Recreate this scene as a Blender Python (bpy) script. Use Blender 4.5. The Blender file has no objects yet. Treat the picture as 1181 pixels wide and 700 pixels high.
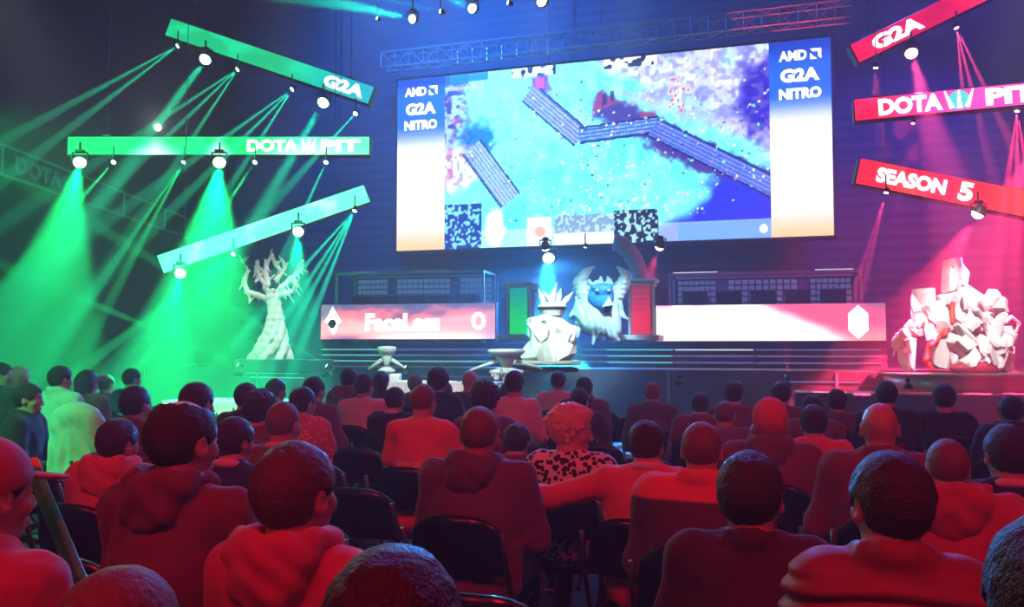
import bpy, math, random
import numpy as np
from mathutils import Vector, Matrix
random.seed(7); RNG = np.random.default_rng(7)
SC = bpy.context.scene
COL = SC.collection
PI = math.pi
# ------------------------------------------------------------------ camera
F = 1000.0; CZ = 1.58; PITCH = math.atan(50/1000)
cp, sp = math.cos(PITCH), math.sin(PITCH)
cam_d = bpy.data.cameras.new('camera'); cam = bpy.data.objects.new('camera', cam_d); COL.objects.link(cam)
cam.location = (0, 0, CZ); cam.rotation_euler = (PI/2+PITCH, 0, 0)
cam_d.sensor_width = 36; cam_d.lens = 36*F/1181; cam_d.clip_end = 200; cam_d.clip_start = .05
SC.camera = cam

def P(px, py, Y):
    """the real-world point seen at (px,py) of the photo at distance Y ahead"""
    a = (px-590.5)/F; b = (350-py)/F
    d = Vector((a, cp-b*sp, sp+b*cp))
    return Vector((0, 0, CZ)) + d*(Y/d.y)

# ------------------------------------------------------------------ materials
def mat(name, col, rough=.7, metal=0, emit=None, strength=0, noise=0, nscale=20, bump=0, spec=None, sheen=0, trans=0, ior=None):
    m = bpy.data.materials.new(name); m.use_nodes = True
    nt = m.node_tree; b = nt.nodes['Principled BSDF']
    b.inputs['Roughness'].default_value = rough; b.inputs['Metallic'].default_value = metal
    b.inputs['Base Color'].default_value = (*col, 1)
    if sheen: b.inputs['Sheen Weight'].default_value = sheen
    if spec is not None: b.inputs['Specular IOR Level'].default_value = spec
    if trans: b.inputs['Transmission Weight'].default_value = trans
    if emit: b.inputs['Emission Color'].default_value = (*emit, 1); b.inputs['Emission Strength'].default_value = strength
    if noise or bump:
        tc = nt.nodes.new('ShaderNodeTexCoord'); n = nt.nodes.new('ShaderNodeTexNoise')
        n.inputs['Scale'].default_value = nscale; n.inputs['Detail'].default_value = 3
        nt.links.new(tc.outputs['Object'], n.inputs['Vector'])
        if noise:
            mx = nt.nodes.new('ShaderNodeMix'); mx.data_type = 'RGBA'
            mx.inputs[6].default_value = (*[c*(1-noise) for c in col], 1)
            mx.inputs[7].default_value = (*[min(1, c*(1+noise)) for c in col], 1)
            nt.links.new(n.outputs['Fac'], mx.inputs[0]); nt.links.new(mx.outputs[2], b.inputs['Base Color'])
        if bump:
            bp = nt.nodes.new('ShaderNodeBump'); bp.inputs['Strength'].default_value = bump
            bp.inputs['Distance'].default_value = .01
            nt.links.new(n.outputs['Fac'], bp.inputs['Height']); nt.links.new(bp.outputs['Normal'], b.inputs['Normal'])
    return m

def emat(name, col, s):
    m = mat(name, (0.02,)*3, .5, emit=col, strength=s)
    m.cycles.emission_sampling = 'NONE'
    return m

def vcmat(name, strength):
    """LED surface: emits the colours stored on its pixels"""
    m = bpy.data.materials.new(name); m.use_nodes = True; nt = m.node_tree
    b = nt.nodes['Principled BSDF']; b.inputs['Base Color'].default_value = (.01, .01, .01, 1); b.inputs['Roughness'].default_value = .6
    at = nt.nodes.new('ShaderNodeAttribute'); at.attribute_name = 'led'
    nt.links.new(at.outputs['Color'], b.inputs['Emission Color']); b.inputs['Emission Strength'].default_value = strength
    return m

# ------------------------------------------------------------------ objects
def link(name, me, m=None, parent=None, loc=None, rot=None):
    o = bpy.data.objects.new(name, me); COL.objects.link(o)
    if m is not None and me is not None:
        me.materials.clear(); me.materials.append(m)
    if parent is not None: o.parent = parent
    if loc is not None: o.location = loc
    if rot is not None: o.rotation_euler = rot
    return o
def tag(o, label=None, cat=None, group=None, kind=None):
    if label: o['label'] = label
    if cat: o['category'] = cat
    if group: o['group'] = group
    if kind: o['kind'] = kind
    return o
def thing(name, label, cat, loc=(0, 0, 0), rz=0, group=None, rot=None):
    o = link(name, None, None, None, loc, rot if rot is not None else (0, 0, rz))
    o.empty_display_size = .1
    return tag(o, label, cat, group)
def copy_tree(o, parent=None):
    c = o.copy(); COL.objects.link(c); c.parent = parent
    for ch in [x for x in KIDS.get(o.name, [])]:
        copy_tree(ch, c)
    return c
KIDS = {}
def index_kids():
    KIDS.clear()
    for o in SC.objects:
        if o.parent: KIDS.setdefault(o.parent.name, []).append(o)

def mesh(name, V, Fc, smooth=False):
    me = bpy.data.meshes.new(name)
    V = np.asarray(V, dtype=np.float64)
    me.from_pydata(V.tolist(), [], Fc if isinstance(Fc, list) else Fc.tolist()); me.update()
    if smooth:
        me.polygons.foreach_set('use_smooth', [True]*len(me.polygons))
    return me

class MB:
    def __init__(s): s.v = []; s.f = []
    def add(s, V, Fc):
        n = len(s.v); s.v += [tuple(v) for v in V]; s.f += [tuple(i+n for i in f) for f in Fc]; return s
    def box(s, c, d, R=None, bev=0):
        """bevelled box, centre c, full size d"""
        hx, hy, hz = d[0]/2, d[1]/2, d[2]/2
        b = min(bev, hx*.9, hy*.9, hz*.9)
        R = R or Matrix.Identity(3); c = Vector(c)
        if b <= 0:
            V = [c+R@Vector((x*hx, y*hy, z*hz)) for x in (-1, 1) for y in (-1, 1) for z in (-1, 1)]
            return s.add(V, [(0, 1, 3, 2), (4, 6, 7, 5), (0, 4, 5, 1), (2, 3, 7, 6), (0, 2, 6, 4), (1, 5, 7, 3)])
        V = []; ix = {}
        for x in (-1, 1):
            for y in (-1, 1):
                for z in (-1, 1):
                    for a, (ex, ey, ez) in enumerate(((0, b, b), (b, 0, b), (b, b, 0))):
                        ix[(x, y, z, a)] = len(V)
                        V.append(c+R@Vector((x*(hx-ex), y*(hy-ey), z*(hz-ez))))
        Fc = []
        for x in (-1, 1):
            q = [ix[(x, -1, -1, 0)], ix[(x, 1, -1, 0)], ix[(x, 1, 1, 0)], ix[(x, -1, 1, 0)]]; Fc.append(q if x > 0 else q[::-1])
            q = [ix[(-1, x, -1, 1)], ix[(1, x, -1, 1)], ix[(1, x, 1, 1)], ix[(-1, x, 1, 1)]]; Fc.append(q if x < 0 else q[::-1])
            q = [ix[(-1, -1, x, 2)], ix[(1, -1, x, 2)], ix[(1, 1, x, 2)], ix[(-1, 1, x, 2)]]; Fc.append(q if x > 0 else q[::-1])
        for y in (-1, 1):
            for z in (-1, 1): Fc.append([ix[(-1, y, z, 1)], ix[(1, y, z, 1)], ix[(1, y, z, 2)], ix[(-1, y, z, 2)]][::(1 if y*z < 0 else -1)])
        for x in (-1, 1):
            for z in (-1, 1): Fc.append([ix[(x, -1, z, 0)], ix[(x, 1, z, 0)], ix[(x, 1, z, 2)], ix[(x, -1, z, 2)]][::(1 if x*z > 0 else -1)])
            for y in (-1, 1): Fc.append([ix[(x, y, -1, 0)], ix[(x, y, 1, 0)], ix[(x, y, 1, 1)], ix[(x, y, -1, 1)]][::(1 if x*y < 0 else -1)])
        for x in (-1, 1):
            for y in (-1, 1):
                for z in (-1, 1):
                    t = [ix[(x, y, z, a)] for a in range(3)]; Fc.append(t if x*y*z > 0 else t[::-1])
        return s.add(V, Fc)
    def tube(s, pts, r, n=8, cap=True, closed=False):
        pts = [Vector(p) for p in pts]; m = len(pts)
        rs = r if isinstance(r, (list, tuple)) else [r]*m
        V = []; Fc = []; up = None
        for i, p in enumerate(pts):
            if closed: t = pts[(i+1) % m]-pts[i-1]
            else: t = pts[min(i+1, m-1)]-pts[max(i-1, 0)]
            t.normalize()
            if up is None:
                up = Vector((0, 0, 1)) if abs(t.z) < .9 else Vector((1, 0, 0))
            a = t.cross(up).normalized(); b = a.cross(t).normalized(); up = b
            for k in range(n):
                w = 2*PI*k/n; V.append(p+a*(math.cos(w)*rs[i])+b*(math.sin(w)*rs[i]))
        for i in range(m if closed else m-1):
            j = (i+1) % m
            for k in range(n):
                l = (k+1) % n; Fc.append((i*n+k, j*n+k, j*n+l, i*n+l))
        if cap and not closed:
            Fc.append(tuple(range(n))); Fc.append(tuple((m-1)*n+k for k in range(n))[::-1])
        return s.add(V, Fc)
    def lathe(s, prof, n=24, c=(0, 0, 0), R=None):
        R = R or Matrix.Identity(3); c = Vector(c); V = []; Fc = []; m = len(prof)
        for (r, z) in prof:
            for k in range(n):
                w = 2*PI*k/n; V.append(c+R@Vector((r*math.cos(w), r*math.sin(w), z)))
        for i in range(m-1):
            for k in range(n):
                l = (k+1) % n; Fc.append((i*n+k, i*n+l, (i+1)*n+l, (i+1)*n+k))
        Fc.append(tuple(range(n))[::-1]); Fc.append(tuple((m-1)*n+k for k in range(n)))
        return s.add(V, Fc)
    def prism(s, poly, y0, y1, R=None, c=(0, 0, 0)):
        """polygon in x,z extruded along y"""
        R = R or Matrix.Identity(3); c = Vector(c); n = len(poly)
        V = [c+R@Vector((x, y0, z)) for x, z in poly]+[c+R@Vector((x, y1, z)) for x, z in poly]
        Fc = [tuple(range(n)), tuple(range(n, 2*n))[::-1]]+[((i+1) % n, i, n+i, n+(i+1) % n) for i in range(n)]
        return s.add(V, Fc)
    def build(s, name, m, parent=None, smooth=False, loc=None, rot=None):
        me = mesh(name, s.v, s.f, smooth)
        return link(name, me, m, parent, loc, rot)

def text_mesh(name, txt, m, parent, loc, size, width=None, depth=.01, bold=.02, rot=(PI/2, 0, 0), shear=0, xs=1):
    cu = bpy.data.curves.new(name, 'FONT'); cu.body = txt; cu.size = size; cu.align_x = 'CENTER'; cu.align_y = 'CENTER'
    cu.extrude = depth; cu.offset = bold*size; cu.shear = shear; cu.resolution_u = 3
    t = bpy.data.objects.new(name+'_tmp', cu); COL.objects.link(t)
    me = bpy.data.meshes.new_from_object(t); bpy.data.objects.remove(t)
    co = np.empty(len(me.vertices)*3); me.vertices.foreach_get('co', co); co = co.reshape(-1, 3)
    if width:
        w = co[:, 0].max()-co[:, 0].min(); co[:, 0] *= width/w
    else: co[:, 0] *= xs
    co[:, 0] -= (co[:, 0].max()+co[:, 0].min())/2; co[:, 1] -= (co[:, 1].max()+co[:, 1].min())/2
    me.vertices.foreach_set('co', co.ravel()); me.update(); me.name = name
    return link(name, me, m, parent, loc, rot)

# ------------------------------------------------------------------ SDF modelling
def surface_nets(f, lo, c):
    ins = f < 0
    nx, ny, nz = f.shape
    cells = np.zeros((nx-1, ny-1, nz-1), np.int8)
    for dx in (0, 1):
        for dy in (0, 1):
            for dz in (0, 1):
                cells += ins[dx:nx-1+dx, dy:ny-1+dy, dz:nz-1+dz]
    mask = (cells > 0) & (cells < 8)
    ijk = np.argwhere(mask)
    if len(ijk) == 0: return np.zeros((0, 3)), []
    idx = -np.ones(mask.shape, np.int64); idx[mask] = np.arange(len(ijk))
    i, j, k = ijk.T
    acc = np.zeros((len(ijk), 3)); cnt = np.zeros(len(ijk))
    off = [(a, b, d) for a in (0, 1) for b in (0, 1) for d in (0, 1)]
    for p0 in off:
        for ax in range(3):
            if p0[ax] == 1: continue
            p1 = list(p0); p1[ax] = 1
            f0 = f[i+p0[0], j+p0[1], k+p0[2]]; f1 = f[i+p1[0], j+p1[1], k+p1[2]]
            x = (f0 < 0) != (f1 < 0)
            t = np.where(x, f0/np.where(x, f0-f1, 1), 0)
            pos = np.stack([np.full(len(i), float(q)) for q in p0], 1); pos[:, ax] += t
            acc += pos*x[:, None]; cnt += x
    V = (ijk+acc/cnt[:, None])*c+np.asarray(lo)
    quads = []
    for ax in range(3):
        s0 = [slice(None)]*3; s1 = [slice(None)]*3
        s0[ax] = slice(0, -1); s1[ax] = slice(1, None)
        a = ins[tuple(s0)]; b = ins[tuple(s1)]
        o1, o2 = [(1, 2), (2, 0), (0, 1)][ax]
        e = np.argwhere(a != b)
        e = e[(e[:, o1] > 0) & (e[:, o2] > 0) & (e[:, o1] < f.shape[o1]-1) & (e[:, o2] < f.shape[o2]-1)]
        if len(e) == 0: continue
        flip = a[tuple(e.T)]
        d1 = np.zeros(3, int); d1[o1] = 1; d2 = np.zeros(3, int); d2[o2] = 1
        q = np.stack([idx[tuple((e-d1-d2).T)], idx[tuple((e-d2).T)], idx[tuple(e.T)], idx[tuple((e-d1).T)]], 1)
        q[~flip] = q[~flip][:, ::-1]
        quads.append(q)
    Q = np.concatenate(quads); Q = Q[(Q >= 0).all(1)]
    return V, Q.tolist()

def rotm(yaw=0, pitch=0, roll=0):
    return np.array(Matrix.Rotation(yaw, 3, 'Z')@Matrix.Rotation(pitch, 3, 'X')@Matrix.Rotation(roll, 3, 'Y'))

class SDF:
    def __init__(s, cell): s.c = cell; s.p = []
    def _b(s, pts, r):
        pts = np.asarray(pts); return pts.min(0)-r, pts.max(0)+r
    def rc(s, a, b, r1, r2=None, k=.03, op='u'):
        r2 = r1 if r2 is None else r2; a = np.array(a, float); b = np.array(b, float)
        def fn(X):
            ab = b-a; L = max(1e-9, ab@ab); t = np.clip(((X-a)@ab)/L, 0, 1)
            return np.linalg.norm(X-a-t[..., None]*ab, axis=-1)-(r1+(r2-r1)*t)
        s.p.append((fn, s._b([a, b], max(r1, r2)), k, op)); return s
    def el(s, c, r, R=None, k=.03, op='u'):
        c = np.array(c, float); r = np.array(r, float)*np.ones(3)
        def fn(X):
            q = X-c
            if R is not None: q = q@R
            k0 = np.linalg.norm(q/r, axis=-1); k1 = np.linalg.norm(q/(r*r), axis=-1)
            return k0*(k0-1)/np.maximum(k1, 1e-6)
        s.p.append((fn, s._b([c], r if R is None else r.max()), k, op)); return s
    def bx(s, c, h, R=None, rd=.01, k=.01, op='u'):
        c = np.array(c, float); h = np.array(h, float)
        def fn(X):
            q = X-c
            if R is not None: q = q@R
            q = np.abs(q)-(h-rd)
            return np.linalg.norm(np.maximum(q, 0), axis=-1)+np.minimum(q.max(-1), 0)-rd
        s.p.append((fn, s._b([c], h if R is None else np.linalg.norm(h)), k, op)); return s
    def fn(s, f, lo, hi, k=.005, op='i'):
        s.p.append((f, (np.array(lo, float), np.array(hi, float)), k, op)); return s
    def mesh(s, warp=None):
        c = s.c
        us = [p for p in s.p if p[3] == 'u']
        lo = np.min([p[1][0] for p in us], 0)-3*c; hi = np.max([p[1][1] for p in us], 0)+3*c
        n = np.ceil((hi-lo)/c).astype(int)+1
        f = np.full(n, .5)
        ax = [lo[i]+c*np.arange(n[i]) for i in range(3)]
        for fn, (bl, bh), k, op in s.p:
            m = max(k, .02)+2.5*c
            if op == 'i': i0 = np.zeros(3, int); i1 = n
            else:
                i0 = np.clip(np.floor((bl-m-lo)/c).astype(int), 0, n); i1 = np.clip(np.ceil((bh+m-lo)/c).astype(int)+1, 0, n)
            if (i1 <= i0).any(): continue
            sl = tuple(slice(a, b) for a, b in zip(i0, i1))
            X = np.stack(np.meshgrid(*[ax[q][i0[q]:i1[q]] for q in range(3)], indexing='ij'), -1)
            d = fn(X); g = f[sl]
            if op == 'u':
                h = np.maximum(k-np.abs(g-d), 0)/k; f[sl] = np.minimum(g, d)-h*h*k*.25
            else:
                if op == 's': d = -d
                h = np.maximum(k-np.abs(g-d), 0)/k; f[sl] = np.maximum(g, d)+h*h*k*.25
        if warp is not None:
            X = np.stack(np.meshgrid(*ax, indexing='ij'), -1); f = f+warp(X)
        f[0] = f[-1] = .1; f[:, 0] = f[:, -1] = .1; f[:, :, 0] = f[:, :, -1] = .1
        return surface_nets(f, lo, c)

def join_vf(parts):
    V = []; Fc = []; n = 0
    for v, f in parts:
        if len(v) == 0: continue
        V.append(v); Fc += [tuple(i+n for i in q) for q in f]; n += len(v)
    return np.concatenate(V), Fc
def noise3(X, s, ph=0):
    x, y, z = X[..., 0]*s+ph, X[..., 1]*s+ph*1.7, X[..., 2]*s+ph*.6
    return (np.sin(x*1.7+1.3*np.sin(y*1.1+z*.7))+np.sin(y*1.9+1.4*np.sin(z*1.3-x*.8)+2)+np.sin(z*1.5+1.2*np.sin(x*1.2+y*.9)+4))/3
def rocky(X, s, ph=0):
    n = noise3(X, s, ph); return np.abs(n)
# light levels
HAZE = .0105
WR = 1750
WB = 4200
WG = 1300
WK = 5000
# ================================================================== MATERIALS
M = {}
M['floor'] = mat('hall_floor', (.05, .05, .055), .45, noise=.3, nscale=3)
M['wall'] = mat('hall_wall', (.035, .04, .055), .9, noise=.25, nscale=1.5)
M['ceiling'] = mat('hall_ceiling', (.04, .045, .06), .9)
M['black'] = mat('black_paint', (.02, .02, .022), .5)
M['blackgloss'] = mat('black_gloss_plastic', (.008, .008, .009), .25)
M['chrome'] = mat('dark_tube_steel', (.10, .10, .11), .3, metal=.8)
M['alu'] = mat('truss_aluminium', (.2, .22, .25), .4, metal=.6)
M['grey'] = mat('grey_paint', (.22, .23, .25), .6)
M['deck'] = mat('stage_deck', (.05, .055, .07), .35, noise=.2, nscale=4)
M['white'] = mat('white_sculpture', (.8, .8, .78), .75, noise=.12, nscale=6, bump=.5)
M['whitep'] = mat('white_plaster', (.82, .82, .8), .6, noise=.06, nscale=9, bump=.3)
M['cloth'] = mat('white_cloth', (.8, .8, .8), .9, noise=.05, nscale=6)
M['led_white'] = emat('led_strip_white', (.75, .85, 1), 1.0)
M['led_teal'] = emat('led_strip_teal', (.15, .8, .62), .8)
M['led_blue'] = emat('led_strip_blue', (.22, .28, .75), .45)

def ribbed(name, col):
    m = mat(name, col, .7); nt = m.node_tree; b = nt.nodes['Principled BSDF']
    tc = nt.nodes.new('ShaderNodeTexCoord'); w = nt.nodes.new('ShaderNodeTexWave'); w.bands_direction = 'Z'; w.inputs['Scale'].default_value = 1.1
    bp = nt.nodes.new('ShaderNodeBump'); bp.inputs['Strength'].default_value = .35; bp.inputs['Distance'].default_value = .05
    nt.links.new(tc.outputs['Object'], w.inputs['Vector']); nt.links.new(w.outputs['Color'], bp.inputs['Height']); nt.links.new(bp.outputs['Normal'], b.inputs['Normal'])
    return m
M['backdrop'] = ribbed('ribbed_backdrop', (.04, .045, .08))

def struct(name, mb, m): return tag(mb.build(name, m), kind='structure')
# ================================================================== SETTING
XL, XR, YB, YF, ZH = -12.4, 17, -6, 34, 15
struct('floor', MB().box(((XL+XR)/2, (YB+YF)/2, -.1), (XR-XL, YF-YB, .2)), M['floor'])
struct('ceiling', MB().box(((XL+XR)/2, (YB+YF)/2, ZH+.1), (XR-XL, YF-YB, .2)), M['ceiling'])
struct('wall_left', MB().box((XL-.1, (YB+YF)/2, ZH/2), (.2, YF-YB, ZH)), M['wall'])
struct('wall_right', MB().box((XR+.1, (YB+YF)/2, ZH/2), (.2, YF-YB, ZH)), M['wall'])
struct('wall_back', MB().box(((XL+XR)/2, YF+.1, ZH/2), (XR-XL, .2, ZH)), M['wall'])
struct('wall_front', MB().box(((XL+XR)/2, YB-.1, ZH/2), (XR-XL, .2, ZH)), M['wall'])

# stage frame: origin below the screen centre, local x to stage right, local y away from the audience
SA, SB = P(458.5, 200, 24.5), P(960, 200, 21.0)
ux = Vector((SB.x-SA.x, SB.y-SA.y, 0)).normalized(); vy = Vector((-ux.y, ux.x, 0))
THS = math.atan2(ux.y, ux.x)
RS = Matrix.Rotation(THS, 3, 'Z')
O0 = Vector(((SA.x+SB.x)/2, (SA.y+SB.y)/2, 0))
def ST(s, t, z=0): return O0+ux*s+vy*t+Vector((0, 0, z))
def toS(p): d = p-O0; return d.dot(ux), d.dot(vy)

# backdrop behind the stage
bd = MB().box((1.2, 1.5, 7.6), (27, .15, 13.2)).build('stage_backdrop', M['backdrop'], None, loc=(O0.x, O0.y, 0), rot=(0, 0, THS)); tag(bd, 'tall dark ribbed backdrop wall behind the stage and screen', 'backdrop')

# ================================================================== LED SURFACES
def frame_from(A, B, tilt=0):
    """orientation with local x from A to B, facing -y"""
    x = (B-A).normalized(); z = Vector((0, 0, 1)); y = z.cross(x).normalized(); z = x.cross(y)
    R = Matrix((x, y, z)).transposed()
    return R
def led_grid(name, w, h, nx, ny, fn, m, parent, loc=(0, 0, 0)):
    xs = np.linspace(-w/2, w/2, nx+1); zs = np.linspace(-h/2, h/2, ny+1)
    X, Z = np.meshgrid(xs, zs, indexing='ij')
    V = np.stack([X.ravel(), np.zeros(X.size), Z.ravel()], 1)
    i = np.arange(nx)[:, None]; j = np.arange(ny)[None, :]
    a = (i*(ny+1)+j).ravel(); Fq = np.stack([a, a+ny+1, a+ny+2, a+1], 1)
    me = mesh(name, V, Fq)
    ca = me.color_attributes.new('led', 'FLOAT_COLOR', 'POINT')
    U, W = np.meshgrid(np.linspace(0, 1, nx+1), np.linspace(0, 1, ny+1), indexing='ij')
    c = np.clip(fn(U.ravel(), W.ravel()), 0, 1)**1.6; c = np.concatenate([np.clip(c, 0, 1), np.ones((len(c), 1))], 1)
    ca.data.foreach_set('color', c.astype(np.float32).ravel())
    return link(name, me, m, parent, loc)
def sm(a, b, x): t = np.clip((x-a)/(b-a), 0, 1); return t*t*(3-2*t)
def mixc(c, col, m):
    return c*(1-m[:, None])+np.array(col)*m[:, None]
def fbm(u, v, s, ph=0):
    X = np.stack([u*s, v*s, np.full_like(u, ph)], -1)
    return (noise3(X, 1, ph)+.5*noise3(X, 2.3, ph+1)+.25*noise3(X, 5.1, ph+2))/1.75

def vn(u, v, s, seed=0):
    """smooth value noise, about -1..1"""
    rg = np.random.default_rng(seed+100); n = int(s)+4; g = rg.uniform(-1, 1, (n*2, n+2))
    x = u*s*1.78; y = v*s; i = np.floor(x).astype(int); j = np.floor(y).astype(int); fx = x-i; fy = y-j
    fx = fx*fx*(3-2*fx); fy = fy*fy*(3-2*fy); i = i % (n*2-1); j = j % (n+1)
    return (g[i, j]*(1-fx)+g[i+1, j]*fx)*(1-fy)+(g[i, j+1]*(1-fx)+g[i+1, j+1]*fx)*fy
# ---- main screen
RNG = np.random.default_rng(3)
def segdist(x, y, ax, ay, bx, by):
    dx, dy = bx-ax, by-ay; L = dx*dx+dy*dy
    t = np.clip(((x-ax)*dx+(y-ay)*dy)/L, 0, 1)
    return np.hypot(x-ax-t*dx, y-ay-t*dy), ((x-ax)*dx+(y-ay)*dy)/math.sqrt(L), ((x-ax)*(-dy)+(y-ay)*dx)/math.sqrt(L), t
def game(U, W):
    n = len(U)
    c = np.zeros((n, 3)); c[:] = (.34, .90, .96)
    # coordinates like the photo crop (758 x 400)
    x = U*758; y = (1-W)*425
    nz = .6*vn(U, W, 6, 1)+.4*vn(U, W, 13, 2); n2 = .6*vn(U, W, 22, 3)+.4*vn(U, W, 50, 4)
    c = mixc(c, (.18, .82, .97), sm(.0, .5, nz)*.6)
    c = mixc(c, (.25, .95, .85), sm(.1, .6, -nz)*.6)
    c = mixc(c, (.45, .92, .88), sm(260, 80, np.hypot(x-170, (y-40))+n2*60)*.7)
    # pale snowy ground upper right
    edge = y-(-60+.62*(x-260))
    g = sm(30, -40, edge+nz*40)*sm(230, 330, x+n2*30)
    c = mixc(c, (.66, .70, .92), g)
    c = mixc(c, (.95, .96, .98), g*sm(.0, .5, n2))
    c = mixc(c, (.45, .48, .80), g*sm(.15, .6, -vn(U, W, 9, 8)))
    # purple rocks band along the path
    d, a, b, t = segdist(x, y, 400, 110, 760, 330)
    m = sm(42, 22, d+n2*14); c = mixc(c, (.16, .10, .42), m)
    c = mixc(c, (.45, .10, .28), m*sm(.1, .5, vn(U, W, 13, 3)))
    d, a, b, t = segdist(x, y, 360, 60, 760, 220)
    m = sm(20, 10, np.abs(b+10)+n2*14)*sm(380, 420, x); c = mixc(c, (.60, .55, .80), m*.6)
    # dark violet corner upper right
    m = sm(70, 30, np.hypot((x-745)*.9, (y-110)*.55)+n2*18); c = mixc(c, (.10, .06, .62), m)
    m = sm(30, 12, np.hypot(x-243, (y-45)*.8)+n2*14); c = mixc(c, (.32, .10, .55), m)
    # left cluttered foliage
    m = sm(70, 20, x+n2*20)*sm(330, 200, y); c = mixc(c, (.55, .60, .78), m*.8); c = mixc(c, (.10, .08, .35), m*sm(.15, .35, vn(U, W, 37, 2)))
    m = sm(60, 30, np.hypot(x-80, y-165)*1.0+n2*16); c = mixc(c, (.03, .35, .62), m)
    m = sm(70, 40, np.hypot((x-30), y-230)+n2*16); c = mixc(c, (.85, .95, .95), m)
    # deep blue lower right
    m = sm(0, 50, (x-560)+(y-330)*1.2+nz*40-20)*sm(250, 300, y)
    c = mixc(c, (.06, .10, .72), m)
    # bridges
    def bridge(ax, ay, bx, by, w, col, hi, c):
        d, a, b, t = segdist(x, y, ax, ay, bx, by)
        m = (np.abs(b) < w)*(a > 0)*(a < math.hypot(bx-ax, by-ay))*1.0
        c = mixc(c, col, m)
        c = mixc(c, hi, m*(np.sin(a*.9) > .6)*.25)
        c = mixc(c, hi, m*(np.sin(b*.75) > .35)*.65)
        c = mixc(c, (.03, .03, .30), m*(np.abs(b) > w-5))
        return c
    c = bridge(212, 60, 340, 178, 26, (.25, .30, .70), (.62, .78, .92), c)
    c = bridge(335, 172, 520, 160, 20, (.12, .22, .60), (.45, .70, .88), c)
    c = bridge(505, 165, 770, 320, 24, (.14, .20, .66), (.40, .55, .90), c)
    c = bridge(68, 180, 168, 315, 30, (.28, .42, .75), (.72, .90, .95), c)
    tex = vn(U, W, 60, 5)*.6+vn(U, W, 85, 6)*.5; c = np.clip(c*(1+.16*tex[:, None]), 0, 1); c = mixc(c, (.55, .98, .95), sm(.2, .9, vn(U, W, 14, 2))*.6*(c[:, 1] > .6))
    m = .7*sm(110, 20, x)*sm(300, 240, y)*sm(.05, .5, vn(U, W, 49, 12)); c = mixc(c, (.12, .08, .30), m*.85)
    m = sm(90, 10, x)*sm(290, 240, y)*sm(.2, .35, vn(U, W, 46, 15)); c = mixc(c, (.75, .25, .5), m*.7)
    m = g*sm(.22, .4, vn(U, W, 43, 18)); c = mixc(c, (.30, .28, .58), m*.5)
    # creatures, effects: small blobs
    for k in range(520):
        px_, py_ = RNG.random()*758, RNG.random()*370
        if 150 < px_ < 200 and py_ < 150: continue
        r = RNG.uniform(.8, 3.4)
        col = [(.95, .98, .95), (.85, .9, .5), (.9, .35, .4), (.05, .1, .35), (.3, 1, .9), (.95, .95, .6), (.98, .98, 1), (.2, .1, .3)][RNG.integers(8)]
        if RNG.random() < .45: px_ = 330+RNG.random()*430; py_ = 100+RNG.random()*200
        c = mixc(c, col, (np.hypot((x-px_), (y-py_)*1.2) < r)*.9)
    for k in range(130):
        px_, py_ = RNG.normal(400, 90), RNG.normal(345, 22); r = RNG.uniform(1, 4.5)
        c = mixc(c, [(.9, .95, .8), (.6, .9, .75), (.95, .9, .95), (.2, .5, .5)][RNG.integers(4)], (np.hypot(x-px_, y-py_) < r)*.8)
    for k in range(26):
        px_, py_ = RNG.normal(560, 14), RNG.normal(85, 26)
        c = mixc(c, (.85, .15, .25), (np.hypot(x-px_, (y-py_)*.6) < RNG.uniform(1.5, 3))*.9)
    for (px_, py_, w_, h_, col) in ((395, 92, 5, 14, (.1, .08, .3)), (412, 86, 4, 12, (.08, .1, .3)), (240, 40, 12, 12, (.7, .2, .45)), (0, 0, 60, 24, (.02, .25, .5)), (62, 0, 50, 20, (.05, .4, .7))):
        c = mixc(c, col, (np.abs(x-px_) < w_)*(np.abs(y-py_) < h_)*.9)
    # interface: top bar, mini-map, portrait, panels
    top = (y < 22)*((np.abs(x-225) < 55) | (np.abs(x-455) < 60))*1.0
    c = mixc(c, (.9, .9, .95), top*.7); c = mixc(c, (.08, .08, .15), top*(vn(U, W, 43, 3) > .1))
    bar = (y > 383)*1.0*(x > 95)
    c = mixc(c, (.72, .85, .86), bar*.55)
    mm = (x < 95)*(y > 318)*1.0
    c = mixc(c, (.04, .10, .42), mm); c = mixc(c, (.35, .75, .95), mm*(vn(U, W, 74, 9) > .22))
    c = mixc(c, (.97, .98, .95), sm(34, 20, np.hypot((x-128)*1.1, (y-378)*.6)+n2*8))
    pt = (x > 208)*(x < 268)*(y > 358)*1.0; c = mixc(c, (.80, .9, .95), pt); c = mixc(c, (.98, .55, .45), pt*(np.hypot(x-240, y-392) < 13))
    pn = (x > 275)*(x < 415)*(y > 355)*1.0; c = mixc(c, (.32, .38, .52), pn*.8); c = mixc(c, (.7, .85, .9), pn*.7*(vn(U, W, 80, 4) > .2)); c = mixc(c, (.80, .88, .86), pn*(y > 398))
    it = (x > 415)*(x < 515)*(y > 350)*1.0; c = mixc(c, (.03, .03, .08), it); c = mixc(c, (.5, .75, .8), it*(vn(U, W, 80, 7) > .28))
    rt = (x > 560)*(y > 385)*1.0; c = mixc(c, (.25, .5, .85), rt*.7); c = mixc(c, (.9, .95, 1), rt*(np.hypot(x-742, y-405) < 9))
    return c
def side(U, W):
    c = np.zeros((len(U), 3)); c[:] = (.02, .14, .62)
    c = mixc(c, (.05, .28, .80), sm(1, .85, W))
    c = mixc(c, (.98, .98, 1), sm(.73, .56, W)); c = mixc(c, (1, .66, .36), sm(.22, -.02, W)*.9)
    return c
SW = (SB-SA).length; SZ0, SZ1 = (P(457, 288, 24.5).z+P(961, 273, 21).z)/2, (P(460, 92, 24.5).z+P(959, 44, 21).z)/2
SH = SZ1-SZ0
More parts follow.
